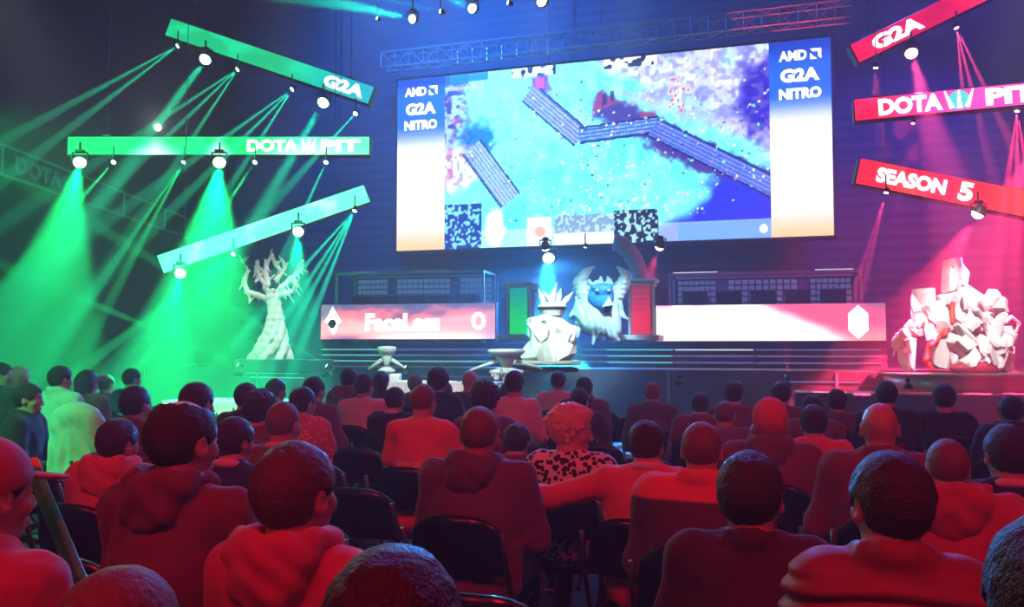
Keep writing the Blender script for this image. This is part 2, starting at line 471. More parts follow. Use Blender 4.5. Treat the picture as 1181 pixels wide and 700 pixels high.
scr = thing('video_screen', 'giant LED video wall showing a blue game scene between two blue and white sponsor columns', 'screen', (O0.x, O0.y, 0), THS)
zc = (SZ0+SZ1)/2
MB().box((0, .16, zc), (SW+.16, .28, SH+.16), bev=.02).build('casing', M['black'], scr)
led_grid('game_picture', SW*.75, SH, 330, 180, game, vcmat('led_game', 1.8), scr, (0, -.005, zc))
msd = vcmat('led_side', 1.55)
for s, nm in ((-1, 'left'), (1, 'right')):
    p_ = led_grid('sponsor_column', SW*.125, SH, 2, 24, side, msd, scr, (s*SW*.4375, -.005, zc))
    mt = emat('led_lettering', (1, 1, 1), 2.6)
    z = SH/2
    text_mesh('lettering', 'AMD', mt, p_, (-.16, -.02, z-.38), .33, width=.66, depth=.004, bold=.04)
    # square arrow mark beside the first word
    a = .13; mk = MB()
    mk.prism([(-a, a), (a, a), (a, -a), (a*.45, -a*.5), (a*.45, a*.45), (-a*.5, a*.45)], -.004, .004, c=(.38, -.02, z-.38))
    mk.prism([(-a, .03), (-a, -a), (.03, -a), (-.04, -a*.55), (-a*.55, -a*.55), (-a*.55, -.04)], -.004, .004, c=(.38, -.02, z-.38))
    mk.build('arrow_mark', mt, p_)
    text_mesh('lettering', 'G2A', mt, p_, (0, -.02, z-.88), .42, width=.92, depth=.004, bold=.05)
    text_mesh('lettering', 'NITRO', mt, p_, (0, -.02, z-1.34), .34, width=1.0, depth=.004, bold=.05)

# ---- hanging LED banners
def banner(name, A, B, h, colfn, strength, label, texts=(), ngrid=80, cab=(.12, .88)):
    """A,B: mid points of the two ends"""
    R = frame_from(A, B); L = (B-A).length; c = (A+B)/2
    o = thing('led_banner', label, 'banner', c, rot=R.to_euler(), group='hanging LED banner strips')
    MB().box((0, .14, 0), (L+.04, .24, h+.04), bev=.02).build('casing', M['black'], o)
    led_grid('led_panel', L, h, ngrid, 6, colfn, vcmat('led_banner_'+name, strength*1.9), o)
    mt = emat('banner_lettering_'+name, (.9, 1, .97) if A.x < 0 else (1, .88, .93), 2.6)
    for (tx, xc, w, sz) in texts:
        text_mesh('lettering', tx, mt, o, (xc*L, -.02, 0), sz*h, width=w*L, depth=.004, bold=.05)
    Ri = R.inverted()
    for q in cab:
        b_ = Vector(((q-.5)*L, .14, h/2)); w_ = c+R@b_
        MB().tube([b_, b_+Ri@Vector((0, 0, ZH-.03-w_.z))], .008, 5).build('suspension_cable', M['chrome'], o)
        MB().box(b_+Vector((0, 0, .03)), (.16, .1, .07)).build('clamp', M['grey'], o)
    return o, R, c, L, mt
def gcol(base, hi, ph, white=None):
    def f(U, W):
        c = np.zeros((len(U), 3)); c[:] = base
        n = fbm(U*3, W*.4, 4, ph); c = mixc(c, hi, sm(-.1, .6, n)*.8)
        if white:
            for (u0, wd) in white: c = mixc(c, (.75, 1, .9), sm(wd, 0, np.abs(U-u0)+W*wd*.7)*.9)
        return c
    return f
G1, G2 = (.0, .52, .25), (.10, .85, .50)
def b1(U, W):
    c = gcol((.0, .50, .26), (.05, .68, .42), 1)(U, W); return mixc(c, (.02, .48, .55), sm(.5, 1, U))
def b2(U, W):
    c = gcol((.0, .62, .24), (.05, .8, .40), 2, [(.29, .12), (.5, .06), (.8, .25)])(U, W); return mixc(c, (.45, .95, .80), sm(.55, .95, U)*.5)
def b3(U, W):
    c = gcol((.25, .90, .62), (.75, 1, .88), 3)(U, W); return c
banner('g_top', P(194, 31, 18), P(428, 110, 17.6), .37, b1, 1.1, 'green LED banner tilted down to the right, topmost on the left, reading G2A', [('G2A', .37, .19, .85)])
o, R_, c_, L_, mt_ = banner('g_mid', P(78, 168, 17.2), P(426, 168, 17.2), .36, b2, 1.2, 'level green LED banner on the left reading DOTA PIT', [('DOTA', .18, .17, .85), ('PIT', .405, .13, .85)])
mk = MB()
for a in (-1, 0, 1): mk.tube([(.30*L_+a*.07, -.02, -.10), (.30*L_+a*.13, -.02, .13)], [.05, .015], 4)
mk.build('claw_mark', mt_, o)
banner('g_low', P(185, 305, 16.6), P(423, 223, 17.4), .36, b3, 1.15, 'pale mint LED banner on the left tilted up to the right, without words')
R1, R2_ = (.80, .03, .12), (1, .15, .25)
def r1(U, W): c = gcol((.55, .01, .12), (.85, .04, .15), 4)(U, W); return mixc(c, (1, .22, .25), sm(.5, 1, U)*.7)
def r2(U, W): c = gcol((.80, .03, .12), (.95, .10, .25), 5)(U, W); return mixc(c, (.55, .25, .85), sm(.05, .5, U)*.45)
def r3(U, W): c = gcol((.85, .06, .10), (1, .16, .13), 6)(U, W); return mixc(c, (1, .28, .18), sm(.4, 1, U)*.7)
banner('r_top', P(986, 62, 15.5), P(1190, -38, 15.2), .36, r1, 1.2, 'red LED banner at the top right tilted steeply upward, reading G2A', [('G2A', -.26, .28, .9)])
o, R_, c_, L_, mt_ = banner('r_mid', P(986, 127, 15), P(1222, 104, 14.2), .37, r2, 1.25, 'pink LED banner on the right reading DOTA PIT with a round teal claw emblem', [('DOTA', -.22, .32, 1.0), ('PIT', .27, .24, 1.0)])
mk = MB(); x_ = .02*L_+.0
mk.lathe([(.001, -.02), (.16, -.02), (.16, .02), (.001, .02)], 20, (x_, -.02, 0), Matrix.Rotation(PI/2, 3, 'X'))
mk.build('round_emblem', emat('emblem_teal', (.12, .75, .70), 1.3), o)
mk = MB()
for a in (-1, 0, 1): mk.tube([(x_+a*.12, -.05, -.14), (x_+a*.22, -.05, .16)], [.04, .012], 4)
mk.build('claw_mark', mt_, o)
o, R_, c_, L_, mt_ = banner('r_low', P(990, 197, 15), P(1260, 250, 14.6), .44, r3, 1.2, 'orange red LED banner on the right tilted down to the right, reading SEASON 5', [('SEASON', -.27, .30, .75), ('5', -.035, .06, .95)])

# ---- ribbon board on the left wall
rb = thing('ribbon_board', 'dim unlit advertising ribbon board along the left arena wall reading DOTA', 'board', (XL, 26, 6.0))
zc_ = P(0, 177, abs(XL/.59)).z
MB().box((.12, 0, .05), (.2, 15, .72), bev=.02).build('board', mat('ribbon_face', (.01, .035, .03), .5), rb)
fr = MB()
fr.box((.24, 0, .41), (.05, 15, .05)); fr.box((.24, 0, -.31), (.05, 15, .05))
for y in (-5.5, -2.2, 1, 4.2): fr.box((.24, y, .05), (.05, .05, .7))
mtb = emat('ribbon_glow', (.02, .17, .13), .55)
fr.build('rim', mtb, rb)
for y in (-3.85,):
    text_mesh('lettering', 'DOTA', mtb, rb, (.235, y, .05), .55, width=2.2, depth=.004, bold=.04, rot=(PI/2, 0, PI/2))
# ================================================================== STAGE
def sbox(mb, s, t, z0, z1, w, d, bev=.01): return mb.box((s, t, (z0+z1)/2), (w, d, z1-z0), bev=bev)
stage = thing('stage', 'wide dark stage with glowing stair edges below the big screen', 'stage', (O0.x, O0.y, 0), THS)
sL = toS(P(60, 420, 20))[0]; sR = 9.8
TF = -4.6    # front edge of the lower deck
Z1, Z2 = 1.12, 1.68
mb = MB(); mb.box(((sL+sR)/2, (TF+1.3)/2, Z1/2-.0), (sR-sL, 1.3-TF, Z1), bev=.02); mb.build('lower_deck', M['deck'], stage)
def sOf(px, t):
    """stage coordinate s at which a vertical plane of offset t is seen at photo column px"""
    a = (px-590.5)/F/ (cp)   # near the horizon
    # solve (O0+ux*s+vy*t).x = a*(...).y
    return (a*(O0.y+vy.y*t)-(O0.x+vy.x*t))/(ux.x-a*ux.y)
steps = []
for k in range(3):
    t0 = -3.0+.42*k; z = Z1+.14*(k+1)
    s0, s1 = sOf(372, t0), sOf(1022, t0)
    mb = MB(); mb.box(((s0+s1)/2, (t0+1.3)/2, z-.07), (s1-s0, 1.3-t0, .14), bev=.006); st_ = mb.build('step', M['deck'], stage)
    for (a, b, mm) in ((372, 440, 'led_teal'), (448, 575, 'led_blue' if k > 0 else 'led_teal'), (672, 700, 'led_blue'), (700, 775, 'led_teal'), (778, 868, 'led_white' if k == 2 else 'led_blue'), (872, 1015, 'led_blue')):
        a0, b0 = sOf(a, t0), sOf(b, t0)
        MB().box(((a0+b0)/2, t0-.012, z-.028), (b0-a0, .02, .028)).build('edge_light', M[mm], st_)
mb = MB(); mb.box(((sOf(372, -1.74)+sOf(1024, -1.74))/2, -.2, Z1+.42+.07), (sOf(1024, -1.74)-sOf(372, -1.74), 3.0, .14), bev=.01); mb.build('upper_deck', M['deck'], stage)
# apron: front skirt lines
for (a, b, z, mm) in ((285, 345, .97, 'led_teal'), (290, 352, .86, 'led_teal'), (470, 590, .93, 'led_blue'), (905, 990, .90, 'led_blue')):
    a0, b0 = sOf(a, TF), sOf(b, TF)
    MB().box(((a0+b0)/2, TF-.012, z), (b0-a0, .02, .025)).build('apron_light', M[mm], stage)
for q in range(7):
    s = sL+1+q*(sR-sL-2)/6
    MB().box((s, TF-.02, .55), (.05, .03, 1.05)).build('apron_post', M['grey'], stage)
# front runner ledge of the stage at right
lg = tag(MB().box((0, 0, .42), (5.2, .9, .84), bev=.03).build('stage_ledge', mat('ledge_laminate', (.10, .03, .05), .4), None, loc=ST(sOf(1095, TF-1.2), TF-2.5), rot=(0, 0, THS)), 'long low dark platform in front of the stage on the right', 'platform')

# ---- player booths
def booth(x0, x1, Y0, Y1, ytop, ybot, label, col, glow, word, kind):
    A, B = P(x0, ybot, Y0), P(x1, ybot, Y1); zb = (A.z+B.z)/2; zt = (P(x0, ytop, Y0).z+P(x1, ytop, Y1).z)/2
    A = Vector((A.x, A.y, 0)); B = Vector((B.x, B.y, 0)); R = frame_from(A, B); L = (B-A).length; rz = math.atan2(R[1][0], R[0][0])
    o = thing('player_booth', label, 'booth', (A+B)/2+Vector((0, 0, Z1+.56)), rz)
    z0 = zb-(Z1+.56); h = zt-zb; zt_ = z0+h
    MB().box((0, .14, z0+h/2-.02), (L+.03, .24, h+.06), bev=.01).build('front_counter', M['black'], o)
    f = led_grid('led_front', L, h, 120, 30, col, vcmat('led_booth', 1.9), o, (0, -.005, z0+h/2))
    H = P((x0+x1)/2, 313, (Y0+Y1)/2).z-(Z1+.56)
    ww = L*.82; xc = -L*.015
    bp = MB().box((xc, 1.55, H/2), (ww+.3, .06, H)).build('rear_wall', mat('booth_wall', (.06, .075, .12), .6), o)
    # tiled glowing rear wall
    tl = emat('booth_tile', glow, .6)
    for (a, b) in ((-.5, -.27), (-.2, .2), (.27, .5)):
        tb = MB(); n = 7 if b-a < .3 else 10
        for i in range(n):
            for j in range(5):
                if (a < -.1 or a > .1) or j != 2:
                    tb.box((xc+ww*(a+(b-a)*(i+.5)/n), 1.50, H-.12-.14*j), (ww*(b-a)/n*.78, .02, .10))
        tb.build('light_tiles', tl, o)
    rf = MB(); rf.box((xc, .35, H), (ww+.2, .07, .06)); rf.box((xc, 1.5, H), (ww+.2, .07, .06))
    for s in (-1, 1): rf.box((xc+s*(ww/2+.08), .9, H), (.06, 1.2, .06))
    rf.build('roof_frame', M['alu'], o)
    for s in (-1, 1):
        for y in (.35, 1.5): MB().box((xc+s*(ww/2+.08), y, H/2), (.06, .06, H)).build('post', M['alu'], o)
    for (a, b) in ((-.42, -.22), (.02, .3)) if kind else ((-.5, -.25), (.28, .48)):
        MB().box((xc+ww*(a+b)/2, .34, H+.04), (ww*(b-a), .05, .02)).build('roof_lamp', M['led_blue'] if kind else M['led_white'], o)
    gl = mat('booth_glass', (.9, .95, 1), .03, trans=1); gl.node_tree.nodes['Principled BSDF'].inputs['IOR'].default_value = 1.05
    MB().box((xc, .36, (zt_+H)/2), (ww, .012, H-zt_-.06)).build('glass_front', gl, o)
    dk = tag(MB().box((0, 0, 0), (L*.85, .55, .04), bev=.01).build('players_desk', M['black'], None, loc=o.location+R@Vector((xc, .72, .74)), rot=(0, 0, rz)), 'long black desk inside the '+kind_name(kind)+' player booth', 'desk')
    for s in (-1, -.34, .34, 1): MB().box((s*L*.4, 0, -.38), (.05, .5, .72)).build('leg', M['black'], dk)
    for i in range(5):
        s = (i-2)/5*ww*.95
        mo = thing('monitor', 'back of a monitor in the '+kind_name(kind)+' booth, '+('leftmost', 'second from left', 'middle one', 'second from right', 'rightmost')[i]+' of its row', 'monitor', o.location+R@Vector((xc+s, .72, .76)), rz, 'monitors in the '+kind_name(kind)+' booth')
        MB().box((0, 0, .27), (.56, .04, .33), bev=.01).build('display', M['black'], mo)
        MB().tube([(0, .01, .01), (0, .01, .2)], .02, 8).build('stand', M['grey'], mo)
        MB().lathe([(.12, 0), (.12, .012), (.03, .02)], 20).build('base', M['grey'], mo)
        ch = thing('gaming_chair', 'dark high-backed gaming chair in the '+kind_name(kind)+' booth, '+('leftmost', 'second from left', 'middle one', 'second from right', 'rightmost')[i], 'chair', o.location+R@Vector((xc+s+.05, 1.15, 0)), rz, 'gaming chairs in the '+kind_name(kind)+' booth')
        sd = SDF(.03); sd.bx((0, .0, .48), (.25, .17, .05), rd=.04); v, f_ = sd.mesh(); link('seat', mesh('seat', v, f_, True), GM, ch)
        sd = SDF(.03); sd.bx((0, .2, .82), (.23, .05, .32), rd=.05, k=.05); sd.bx((0, .2, 1.1), (.16, .05, .14), rd=.05, k=.06); sd.el((-.21, .17, .85), (.05, .07, .2), k=.05); sd.el((.21, .17, .85), (.05, .07, .2), k=.05)
        v, f_ = sd.mesh(); link('backrest', mesh('backrest', v, f_, True), GM, ch)
        MB().tube([(0, 0, .08), (0, 0, .45)], .03, 8).build('gas_lift', M['chrome'], ch)
        lg = MB()
        for k in range(5): w = 2*PI*k/5; lg.tube([(0, 0, .09), (.26*math.cos(w), .26*math.sin(w)*.6, .05)], [.03, .02], 6); lg.lathe([(.025, 0), (.025, .05)], 8, (.26*math.cos(w), .26*math.sin(w)*.6, 0))
        lg.build('wheel_base', M['black'], ch)
    return o, f, L, h, z0, R
def kind_name(k): return 'left' if k else 'right'
GM = mat('chair_upholstery', (.03, .03, .05), .6)
def bl(U, W):
    c = np.zeros((len(U), 3)); c[:] = (.42, .22, .38)
    c = mixc(c, (.95, .35, .40), sm(.1, .6, fbm(U*3, W, 3, 2)+.35)*.9)
    for (a, b_) in ((.0, .55), (.45, .62), (.8, .5)): c = mixc(c, (1, .62, .58), sm(.25, .0, np.abs(W-.15-.5*np.abs(U-a)))*.7)
    c = mixc(c, (.22, .22, .36), sm(.7, 1.0, W+.15*fbm(U*3, W, 6, 5)))
    c = mixc(c, (1, .85, .82), sm(.28, .02, W)*sm(.15, .5, U)); c = mixc(c, (.30, .34, .40), sm(.14, .0, U)*sm(.3, .8, W))
    return mixc(c, (.45, .3, .42), sm(.86, 1, U)*.6)
def br(U, W):
    c = np.zeros((len(U), 3)); c[:] = (.98, .92, .93)
    d = sm(-.05, .35, W-(1.0-2.6*(U-.42))+.08*fbm(U*3, W, 5, 3)); c = mixc(c, (.88, .22, .36), d)
    c = mixc(c, (.42, .22, .36), sm(.1, .7, W-(1.0-1.6*(U-.6))))
    c = mixc(c, (1, .45, .42), sm(.7, 1, U)*sm(.5, .1, W)*.8)
    c = mixc(c, (.85, .45, .62), sm(.85, 1, W)*sm(.5, .0, U)*sm(-.1, .3, np.sin(U*40)))
    return c
BL, fL, LL, hL, z0L, RL = booth(370, 571, 21.6, 20.6, 350.5, 391, 'left player booth with a pink LED front reading FACELESS', bl, (.10, .25, .45), 'FaceLess', 1)
mt = emat('booth_lettering', (1, .97, .97), 2.6)
text_mesh('lettering', 'FaceLess', mt, fL, (-.02*LL, -.02, -.02), .55, width=LL*.43, depth=.004, bold=.05)
# hooded pointed emblem at the left end, round emblem at the right end
e = MB(); e.prism([(-.02, .36), (.14, .12), (.22, -.02), (.12, -.08), (.12, -.2), (.02, -.34), (-.08, -.2), (-.12, -.08), (-.24, -.02), (-.14, .12)], -.006, .0, c=(-.43*LL+.02, -.012, .02)); em = e.build('hood_emblem', mt, fL)
e = MB(); e.prism([(-.04, .06), (.06, .06), (.12, -.04), (.04, -.16), (-.04, -.16), (-.12, -.04)], -.006, .0, c=(-.43*LL, -.022, .0)); e.build('emblem_dark_inset', mat('emblem_dark', (.02, .03, .05), .6), em)  # dark shape lying on the hood emblem
e = MB()
for k in range(10):
    w = 2*PI*k/10; e.lathe([(.05, -.005), (.05, .005)], 10, (.41*LL+.13*math.cos(w), -.015, .17*math.sin(w)), Matrix.Rotation(PI/2, 3, 'X'))
e.build('round_emblem', mt, fL)
BR, fR, LR, hR, z0R, RR = booth(757, 1022, 19.9, 18.6, 351, 393, 'right player booth with a white and pink LED front and a white hexagon', br, (.14, .16, .42), '', 0)
e = MB(); e.prism([(.23*math.cos(PI/2+k*PI/3), .36*hR/.84*math.sin(PI/2+k*PI/3)*1.05) for k in range(6)], -.008, .0, c=(.387*LR, -.012, 0)); em = e.build('hexagon_emblem', emat('hexagon_white', (.9, 1, 1), 2.6), fR)
e = MB(); e.tube([(.387*LR, -.02, .0), (.387*LR, -.02, -.3)], .006, 4); e.tube([(.387*LR, -.02, .0), (.387*LR-.17, -.02, .14)], .006, 4); e.tube([(.387*LR, -.02, .0), (.387*LR+.17, -.02, .14)], .006, 4)
e.build('cube_edges', emat('hexagon_line', (.55, .85, .85), 1), em)
# faint letters at the left of the right booth front
text_mesh('lettering', 'A', emat('letter_pale', (1, 1, 1), 1.6), fR, (-.42*LR, -.02, .0), .6, width=.3, depth=.003, bold=.04)

# ---- glowing columns
def column(px, yt, yb, w, Y, label, col, cap):
    A = P(px, yb, Y); zt = P(px, yt, Y).z; h = zt-A.z
    o = thing('lit_column', label, 'column', (A.x, A.y, A.z), THS)
    W = w*Y/1000
    def cf(U, V_): c = np.zeros((len(U), 3)); c[:] = col[0]; c = mixc(c, col[1], sm(.2, 1, V_)); return mixc(c, col[2], (np.sin(V_*60) > .75)*.35)
    MB().box((0, .02, h/2), (W*.78, .4, h), bev=.02).build('shaft', M['grey'], o)
    led_grid('light_panel', W*.66, h*.86, 4, 60, cf, vcmat('led_column', 1.3), o, (0, -.19, h*.47))
    MB().box((0, 0, h-.04), (W*1.1, .55, .07), bev=.015).build('capital', cap, o)
    MB().box((0, 0, h-.12), (W*.92, .48, .07), bev=.015).build('neck_moulding', cap, o)
    MB().box((0, -.05, -.03), (W*1.35, .75, .12), bev=.02).build('plinth', cap, o)
    for s in (-1, 1): MB().box((s*W*.40, -.17, h*.46), (.05, .07, h*.86)).build('pilaster', cap, o)
    return o
cg = mat('column_paint', (.55, .6, .6), .5)
column(601, 325, 388, 32, 18.9, 'green glowing column left of the white plinth at centre stage', [(.0, .72, .22), (.02, .45, .42), (.1, .6, .5)], cg)
column(741, 322, 388, 33, 18.5, 'red glowing column right of the horned beast figure', [(.85, .03, .10), (.45, .05, .12), (.8, .3, .35)], cg)
# curved pipe arc above the red column
A = P(712, 283, 19.6); pts = []
for k in range(12):
    q = k/11; pts.append(P(708+32*math.sin(q*PI/2), 280+62*(1-math.cos(q*PI/2))+0*q, 19.8))
base = pts[-1].copy(); pts = [p_-base for p_ in pts]; pts.append(Vector((0, 0, -(base.z-1.68)+0.0)))
tag(MB().tube(pts, .2, 12).build('ventilation_duct', M['grey'], None, True, loc=base), 'curved grey duct rising behind the red column under the screen', 'duct')

# ---- sculptures
def sculpt(name, sd, m, parent=None, loc=None, rot=None, warp=None, smooth=True):
    v, f_ = sd.mesh(warp); return link(name, mesh(name, v, f_, smooth), m, parent, loc, rot)
# tree figure
yT = 17.2; base = P(312, 413, yT); sc = yT/1000
def tp(x, y, d=0): return np.array([(x-312)*sc, d, (413-y)*sc])
tr = thing('tree_sculpture', 'white twisted tree sculpture with bare branches on the left of the stage', 'sculpture', base, 0)
sd = SDF(.018)
for w0 in range(7):
    n = 12; prev = None
    for i in range(n+1):
        u = i/n; cx = 312+6*math.sin(u*2.6)*(1 if u < 1 else 1)-2*u; w = w0*2*PI/7+u*3.2
        R_ = (.30*(1-u)**2.2+.075+.05*max(0, u-.75)*4)
        p_ = np.array([(cx-312)*sc+R_*math.cos(w), R_*.8*math.sin(w), u*78*sc]); r = .055*(1-u)+.036
        if prev is not None: sd.rc(prev, p_, pr, r, k=.018)
        prev, pr = p_, r
sd.rc((.0, 0, .25), (.1, 0, 1.3), .06, .05, k=.03)
def vs(X): return .010*noise3(X, 22)+.006*np.sin(X[..., 2]*45)
sculpt('trunk', sd, M['white'], tr, warp=vs)
def branch(chain, r0, r1_, ph):
    sd = SDF(.016); n = len(chain)
    for i in range(n-1):
        a = tp(*chain[i]); b = tp(*chain[i+1]); ra = r0+(r1_-r0)*i/(n-1); rb_ = r0+(r1_-r0)*(i+1)/(n-1)
        sd.rc(a, b, ra*.8, rb_*.8, k=.04)
    rr = random.Random(ph)
    for i in range(1, n):   # thorny twigs hanging from the branch
        for q in range(4):
            t = rr.random(); a = tp(*chain[i-1])*(1-t)+tp(*chain[i])*t
            sd.rc(a, a+np.array([rr.uniform(-.14, .14), rr.uniform(-.1, .1), rr.choice((-1, -1, 1))*rr.uniform(.08, .22)]), .022, .012, k=.03)
    return sculpt('branch', sd, M['white'], tr, warp=lambda X: .008*noise3(X, 30, ph))
branch([(308, 345, 0), (296, 340, -.1), (285, 336, -.1), (282, 322, -.1), (284, 312, 0), (276, 300, .1)], .08, .02, 1)
branch([(306, 330, 0), (300, 322, 0), (294, 312, .1), (292, 300, .1)], .06, .02, 2)
branch([(308, 328, 0), (305, 315, 0), (306, 304, 0), (312, 294, 0), (316, 306, 0), (322, 312, .1)], .065, .02, 3)
branch([(306, 316, 0), (298, 310, .1), (290, 306, .1)], .04, .02, 4)
branch([(322, 332, 0), (332, 322, .1), (340, 314, .1), (346, 306, .1), (348, 300, 0)], .07, .02, 5)
branch([(318, 342, 0), (328, 340, -.1), (338, 336, -.1), (343, 330, -.2), (340, 322, -.1)], .07, .025, 6)
branch([(318, 324, 0), (326, 308, .1), (322, 298, .1)], .05, .02, 7)
rise = tag(MB().box((0, 0, 0), (1.62, 1.0, base.z-Z1+.02), bev=.02).build('stage_riser', M['deck'], None, loc=(base.x+.28, base.y, (base.z+Z1)/2-.03), rot=(0, 0, THS)), 'low dark riser under the white tree sculpture', 'riser')

# stone throne at the right
yT2 = 15.9; base2 = P(1100, 428, yT2); sc2 = yT2/1000
def q(x, y, d=0): return np.array([(x-1100)*sc2, d, (428-y)*sc2])
th = thing('rock_sculpture', 'large white sculpture of heaped jagged rocks and spikes on the right of the stage', 'sculpture', base2, 0)
def rr_(yaw, pitch, roll): return rotm(math.radians(yaw), math.radians(pitch), math.radians(roll))
wr = lambda X: .045*(rocky(X, 5.5, 1)-.35)+.02*(rocky(X, 15, 3)-.3)
import bmesh
def rocks(name, lst, m, parent, seed):
    """faceted rocks: each the convex hull of random points in a tilted block"""
    rg = np.random.default_rng(seed); bm = bmesh.new()
    for (c, hs, R) in lst:
        n = 26; pts_ = rg.uniform(-1, 1, (n, 3)); pts_ /= np.maximum(.72, np.abs(pts_).max(1, keepdims=True)*rg.uniform(1.0, 1.25, (n, 1)))
        pts_ = (pts_*np.array(hs)*1.12)@np.array(R).T+np.array(c)
        vs__ = [bm.verts.new(tuple(p_)) for p_ in pts_]
        r = bmesh.ops.convex_hull(bm, input=vs__)
        bmesh.ops.delete(bm, geom=[g for g in r['geom_interior'] if isinstance(g, bmesh.types.BMVert)], context='VERTS')
    me = bpy.data.meshes.new(name); bmesh.ops.recalc_face_normals(bm, faces=bm.faces); bm.to_mesh(me); bm.free()
    return link(name, me, m, parent)
def shards(cx, cy, w, h, n, seed, smin=.08, smax=.2, d=0):
    rg = random.Random(seed)
    return [(q(cx+rg.uniform(-w, w), cy+rg.uniform(-h, h), d+rg.uniform(-.18, .05)), (rg.uniform(smin, smax)*.6, rg.uniform(smin, smax), rg.uniform(smin, smax)*1.5), rr_(rg.uniform(-40, 40), rg.uniform(-20, 20), rg.uniform(-50, 50))) for _ in range(n)]
rocks('rock_peak', [(q(1107, 330, .1), (.17, .2, .50), rr_(20, 0, -6)), (q(1099, 322, .0), (.11, .15, .30), rr_(0, 0, 8)), (q(1112, 315, .05), (.11, .14, .22), rr_(0, 0, -8)), (q(1104, 312, .0), (.10, .12, .17), rr_(20, 0, 4)),
    (q(1120, 352, .1), (.32, .26, .34), rr_(10, 0, 32)), (q(1106, 366, -.05), (.30, .3, .17), rr_(10, 5, -18)), (q(1110, 376, 0), (.40, .32, .18), rr_(0, 5, -8)), (q(1136, 368, 0), (.22, .3, .30), rr_(0, 0, 28)), (q(1138, 385, -.1), (.22, .25, .16), rr_(0, 0, 10)), (q(1096, 350, 0), (.16, .2, .2), rr_(30, 0, -10))]+shards(1122, 360, 20, 16, 14, 5, d=-.25), M['white'], th, 11)
rocks('rock_slab', [(q(1071, 350, .1), (.17, .16, .26), rr_(15, 0, -3)), (q(1074, 345, .05), (.13, .12, .20), rr_(0, 0, 2)), (q(1068, 372, 0), (.20, .2, .20), rr_(0, 0, 14)), (q(1060, 380, 0), (.14, .2, .14), rr_(0, 0, 30))]+shards(1070, 372, 9, 14, 6, 8, d=-.15), M['white'], th, 12)
rocks('rock_base', [(q(1080, 406, -.2), (.26, .24, .28), rr_(12, 0, 24)), (q(1094, 402, -.2), (.16, .24, .34), rr_(-12, 0, -8)), (q(1112, 404, -.25), (.24, .26, .30), rr_(-8, 0, 4)),
    (q(1134, 402, -.2), (.28, .26, .26), rr_(0, 0, -10)), (q(1146, 412, -.15), (.18, .22, .22), rr_(0, 0, 12)), (q(1159, 408, 0), (.12, .22, .32), rr_(0, 0, 2))]+shards(1118, 402, 34, 14, 16, 9, d=-.45), M['white'], th, 13)
rocks('side_pillar', [(q(1046, 410, 0), (.11, .16, .30), rr_(5, 0, 0)), (q(1041, 392, 0), (.13, .14, .13), rr_(5, 0, 20)), (q(1037, 400, 0), (.07, .1, .16), rr_(5, 0, -20))]+shards(1043, 400, 7, 14, 5, 10, .05, .12, d=-.1), M['white'], th, 14)
for (chain, r0) in (([(1144, 352), (1152, 344), (1156, 348), (1160, 360)], .05), ([(1156, 372), (1164, 366), (1172, 372), (1170, 382)], .045), ([(1150, 382), (1166, 388), (1173, 374)], .04), ([(1046, 388), (1042, 378), (1048, 370), (1054, 376)], .04),
                    ([(1036, 398), (1030, 402), (1028, 410)], .035), ([(1086, 352), (1092, 342), (1098, 348)], .05)):
    sd = SDF(.016)
    for i in range(len(chain)-1): sd.rc(q(*chain[i], -.1), q(*chain[i+1], -.12), r0*(1-.2*i), r0*(1-.2*(i+1)), k=.02)
    sculpt('spike', sd, M['white'], th, warp=lambda X: .006*noise3(X, 30))
sd = SDF(.022)
for (a, b, r) in (((1090, 352), (1086, 372), .07), ((1086, 372), (1078, 386), .08), ((1078, 386), (1062, 398), .06), ((1062, 398), (1056, 415), .08), ((1056, 415), (1062, 425), .07)): sd.rc(q(*a, -.34), q(*b, -.40), r*.6, r*.6, k=.04)
sculpt('lava_seam', sd, mat('lava_red', (.75, .06, .03), .5, noise=.3, nscale=9), th, warp=wr)
sd = SDF(.022); sd.el(q(1108, 424, -.5), (.46, .2, .13)); sculpt('red_cushion', sd, mat('dark_red_cushion', (.35, .02, .03), .6), th)
# round-fronted dais under it
da = link('curved_dais', None, None, None, (base2.x+.35, base2.y-.25, 0)); da.parent = stage
da.location = RS.inverted()@(Vector((base2.x+.35, base2.y-.25, 0))-O0); da['label'] = 'glossy round-fronted dais under the rock sculpture'
dm = mat('dais_gloss', (.32, .16, .18), .25, noise=.2, nscale=3)
MB().lathe([(1.62, .70), (1.62, 1.07), (1.57, 1.09)], 48).build('front_band', dm, da, True)
MB().lathe([(1.68, 1.08), (1.68, 1.115)], 48).build('top_rim', M['grey'], da)
MB().lathe([(1.55, 0), (1.55, .70)], 40).build('dais_base', M['black'], da)

# centre plinth
yP = 16.3; bp_ = P(636, 420, yP); scp = yP/1000
def c3(x, y, d=0): return np.array([(x-636)*scp, d, (420-y)*scp])
pl = thing('white_plinth', 'white rough stone plinth at centre stage left of the horned figure', 'plinth', bp_, 0)
rocks('rock_block', [(c3(636, 393, 0), (.40, .34, .42), rr_(0, 0, 0)), (c3(633, 372, 0), (.34, .30, .12), rr_(20, 0, 2)), (c3(620, 402, -.1), (.22, .3, .28), rr_(25, 0, 5)), (c3(650, 404, -.12), (.22, .3, .26), rr_(-20, 0, -3)),
    (c3(636, 405, -.15), (.24, .26, .24), rr_(45, 0, 0)), (c3(645, 385, -.12), (.22, .24, .2), rr_(30, 0, 8)), (c3(626, 383, -.1), (.2, .24, .2), rr_(-30, 0, -8))], M['whitep'], pl, 31)
MB().box(c3(624, 418, 0), (1.42, 1.2, .08), bev=.02).build('foot_slab', M['whitep'], pl)
hb = P(636, 420, yP).z-Z1
MB().box((-.19, 0, -hb/2-.03), (1.3, 1.0, max(.04, hb-.06)), bev=.01).build('support', M['deck'], pl)
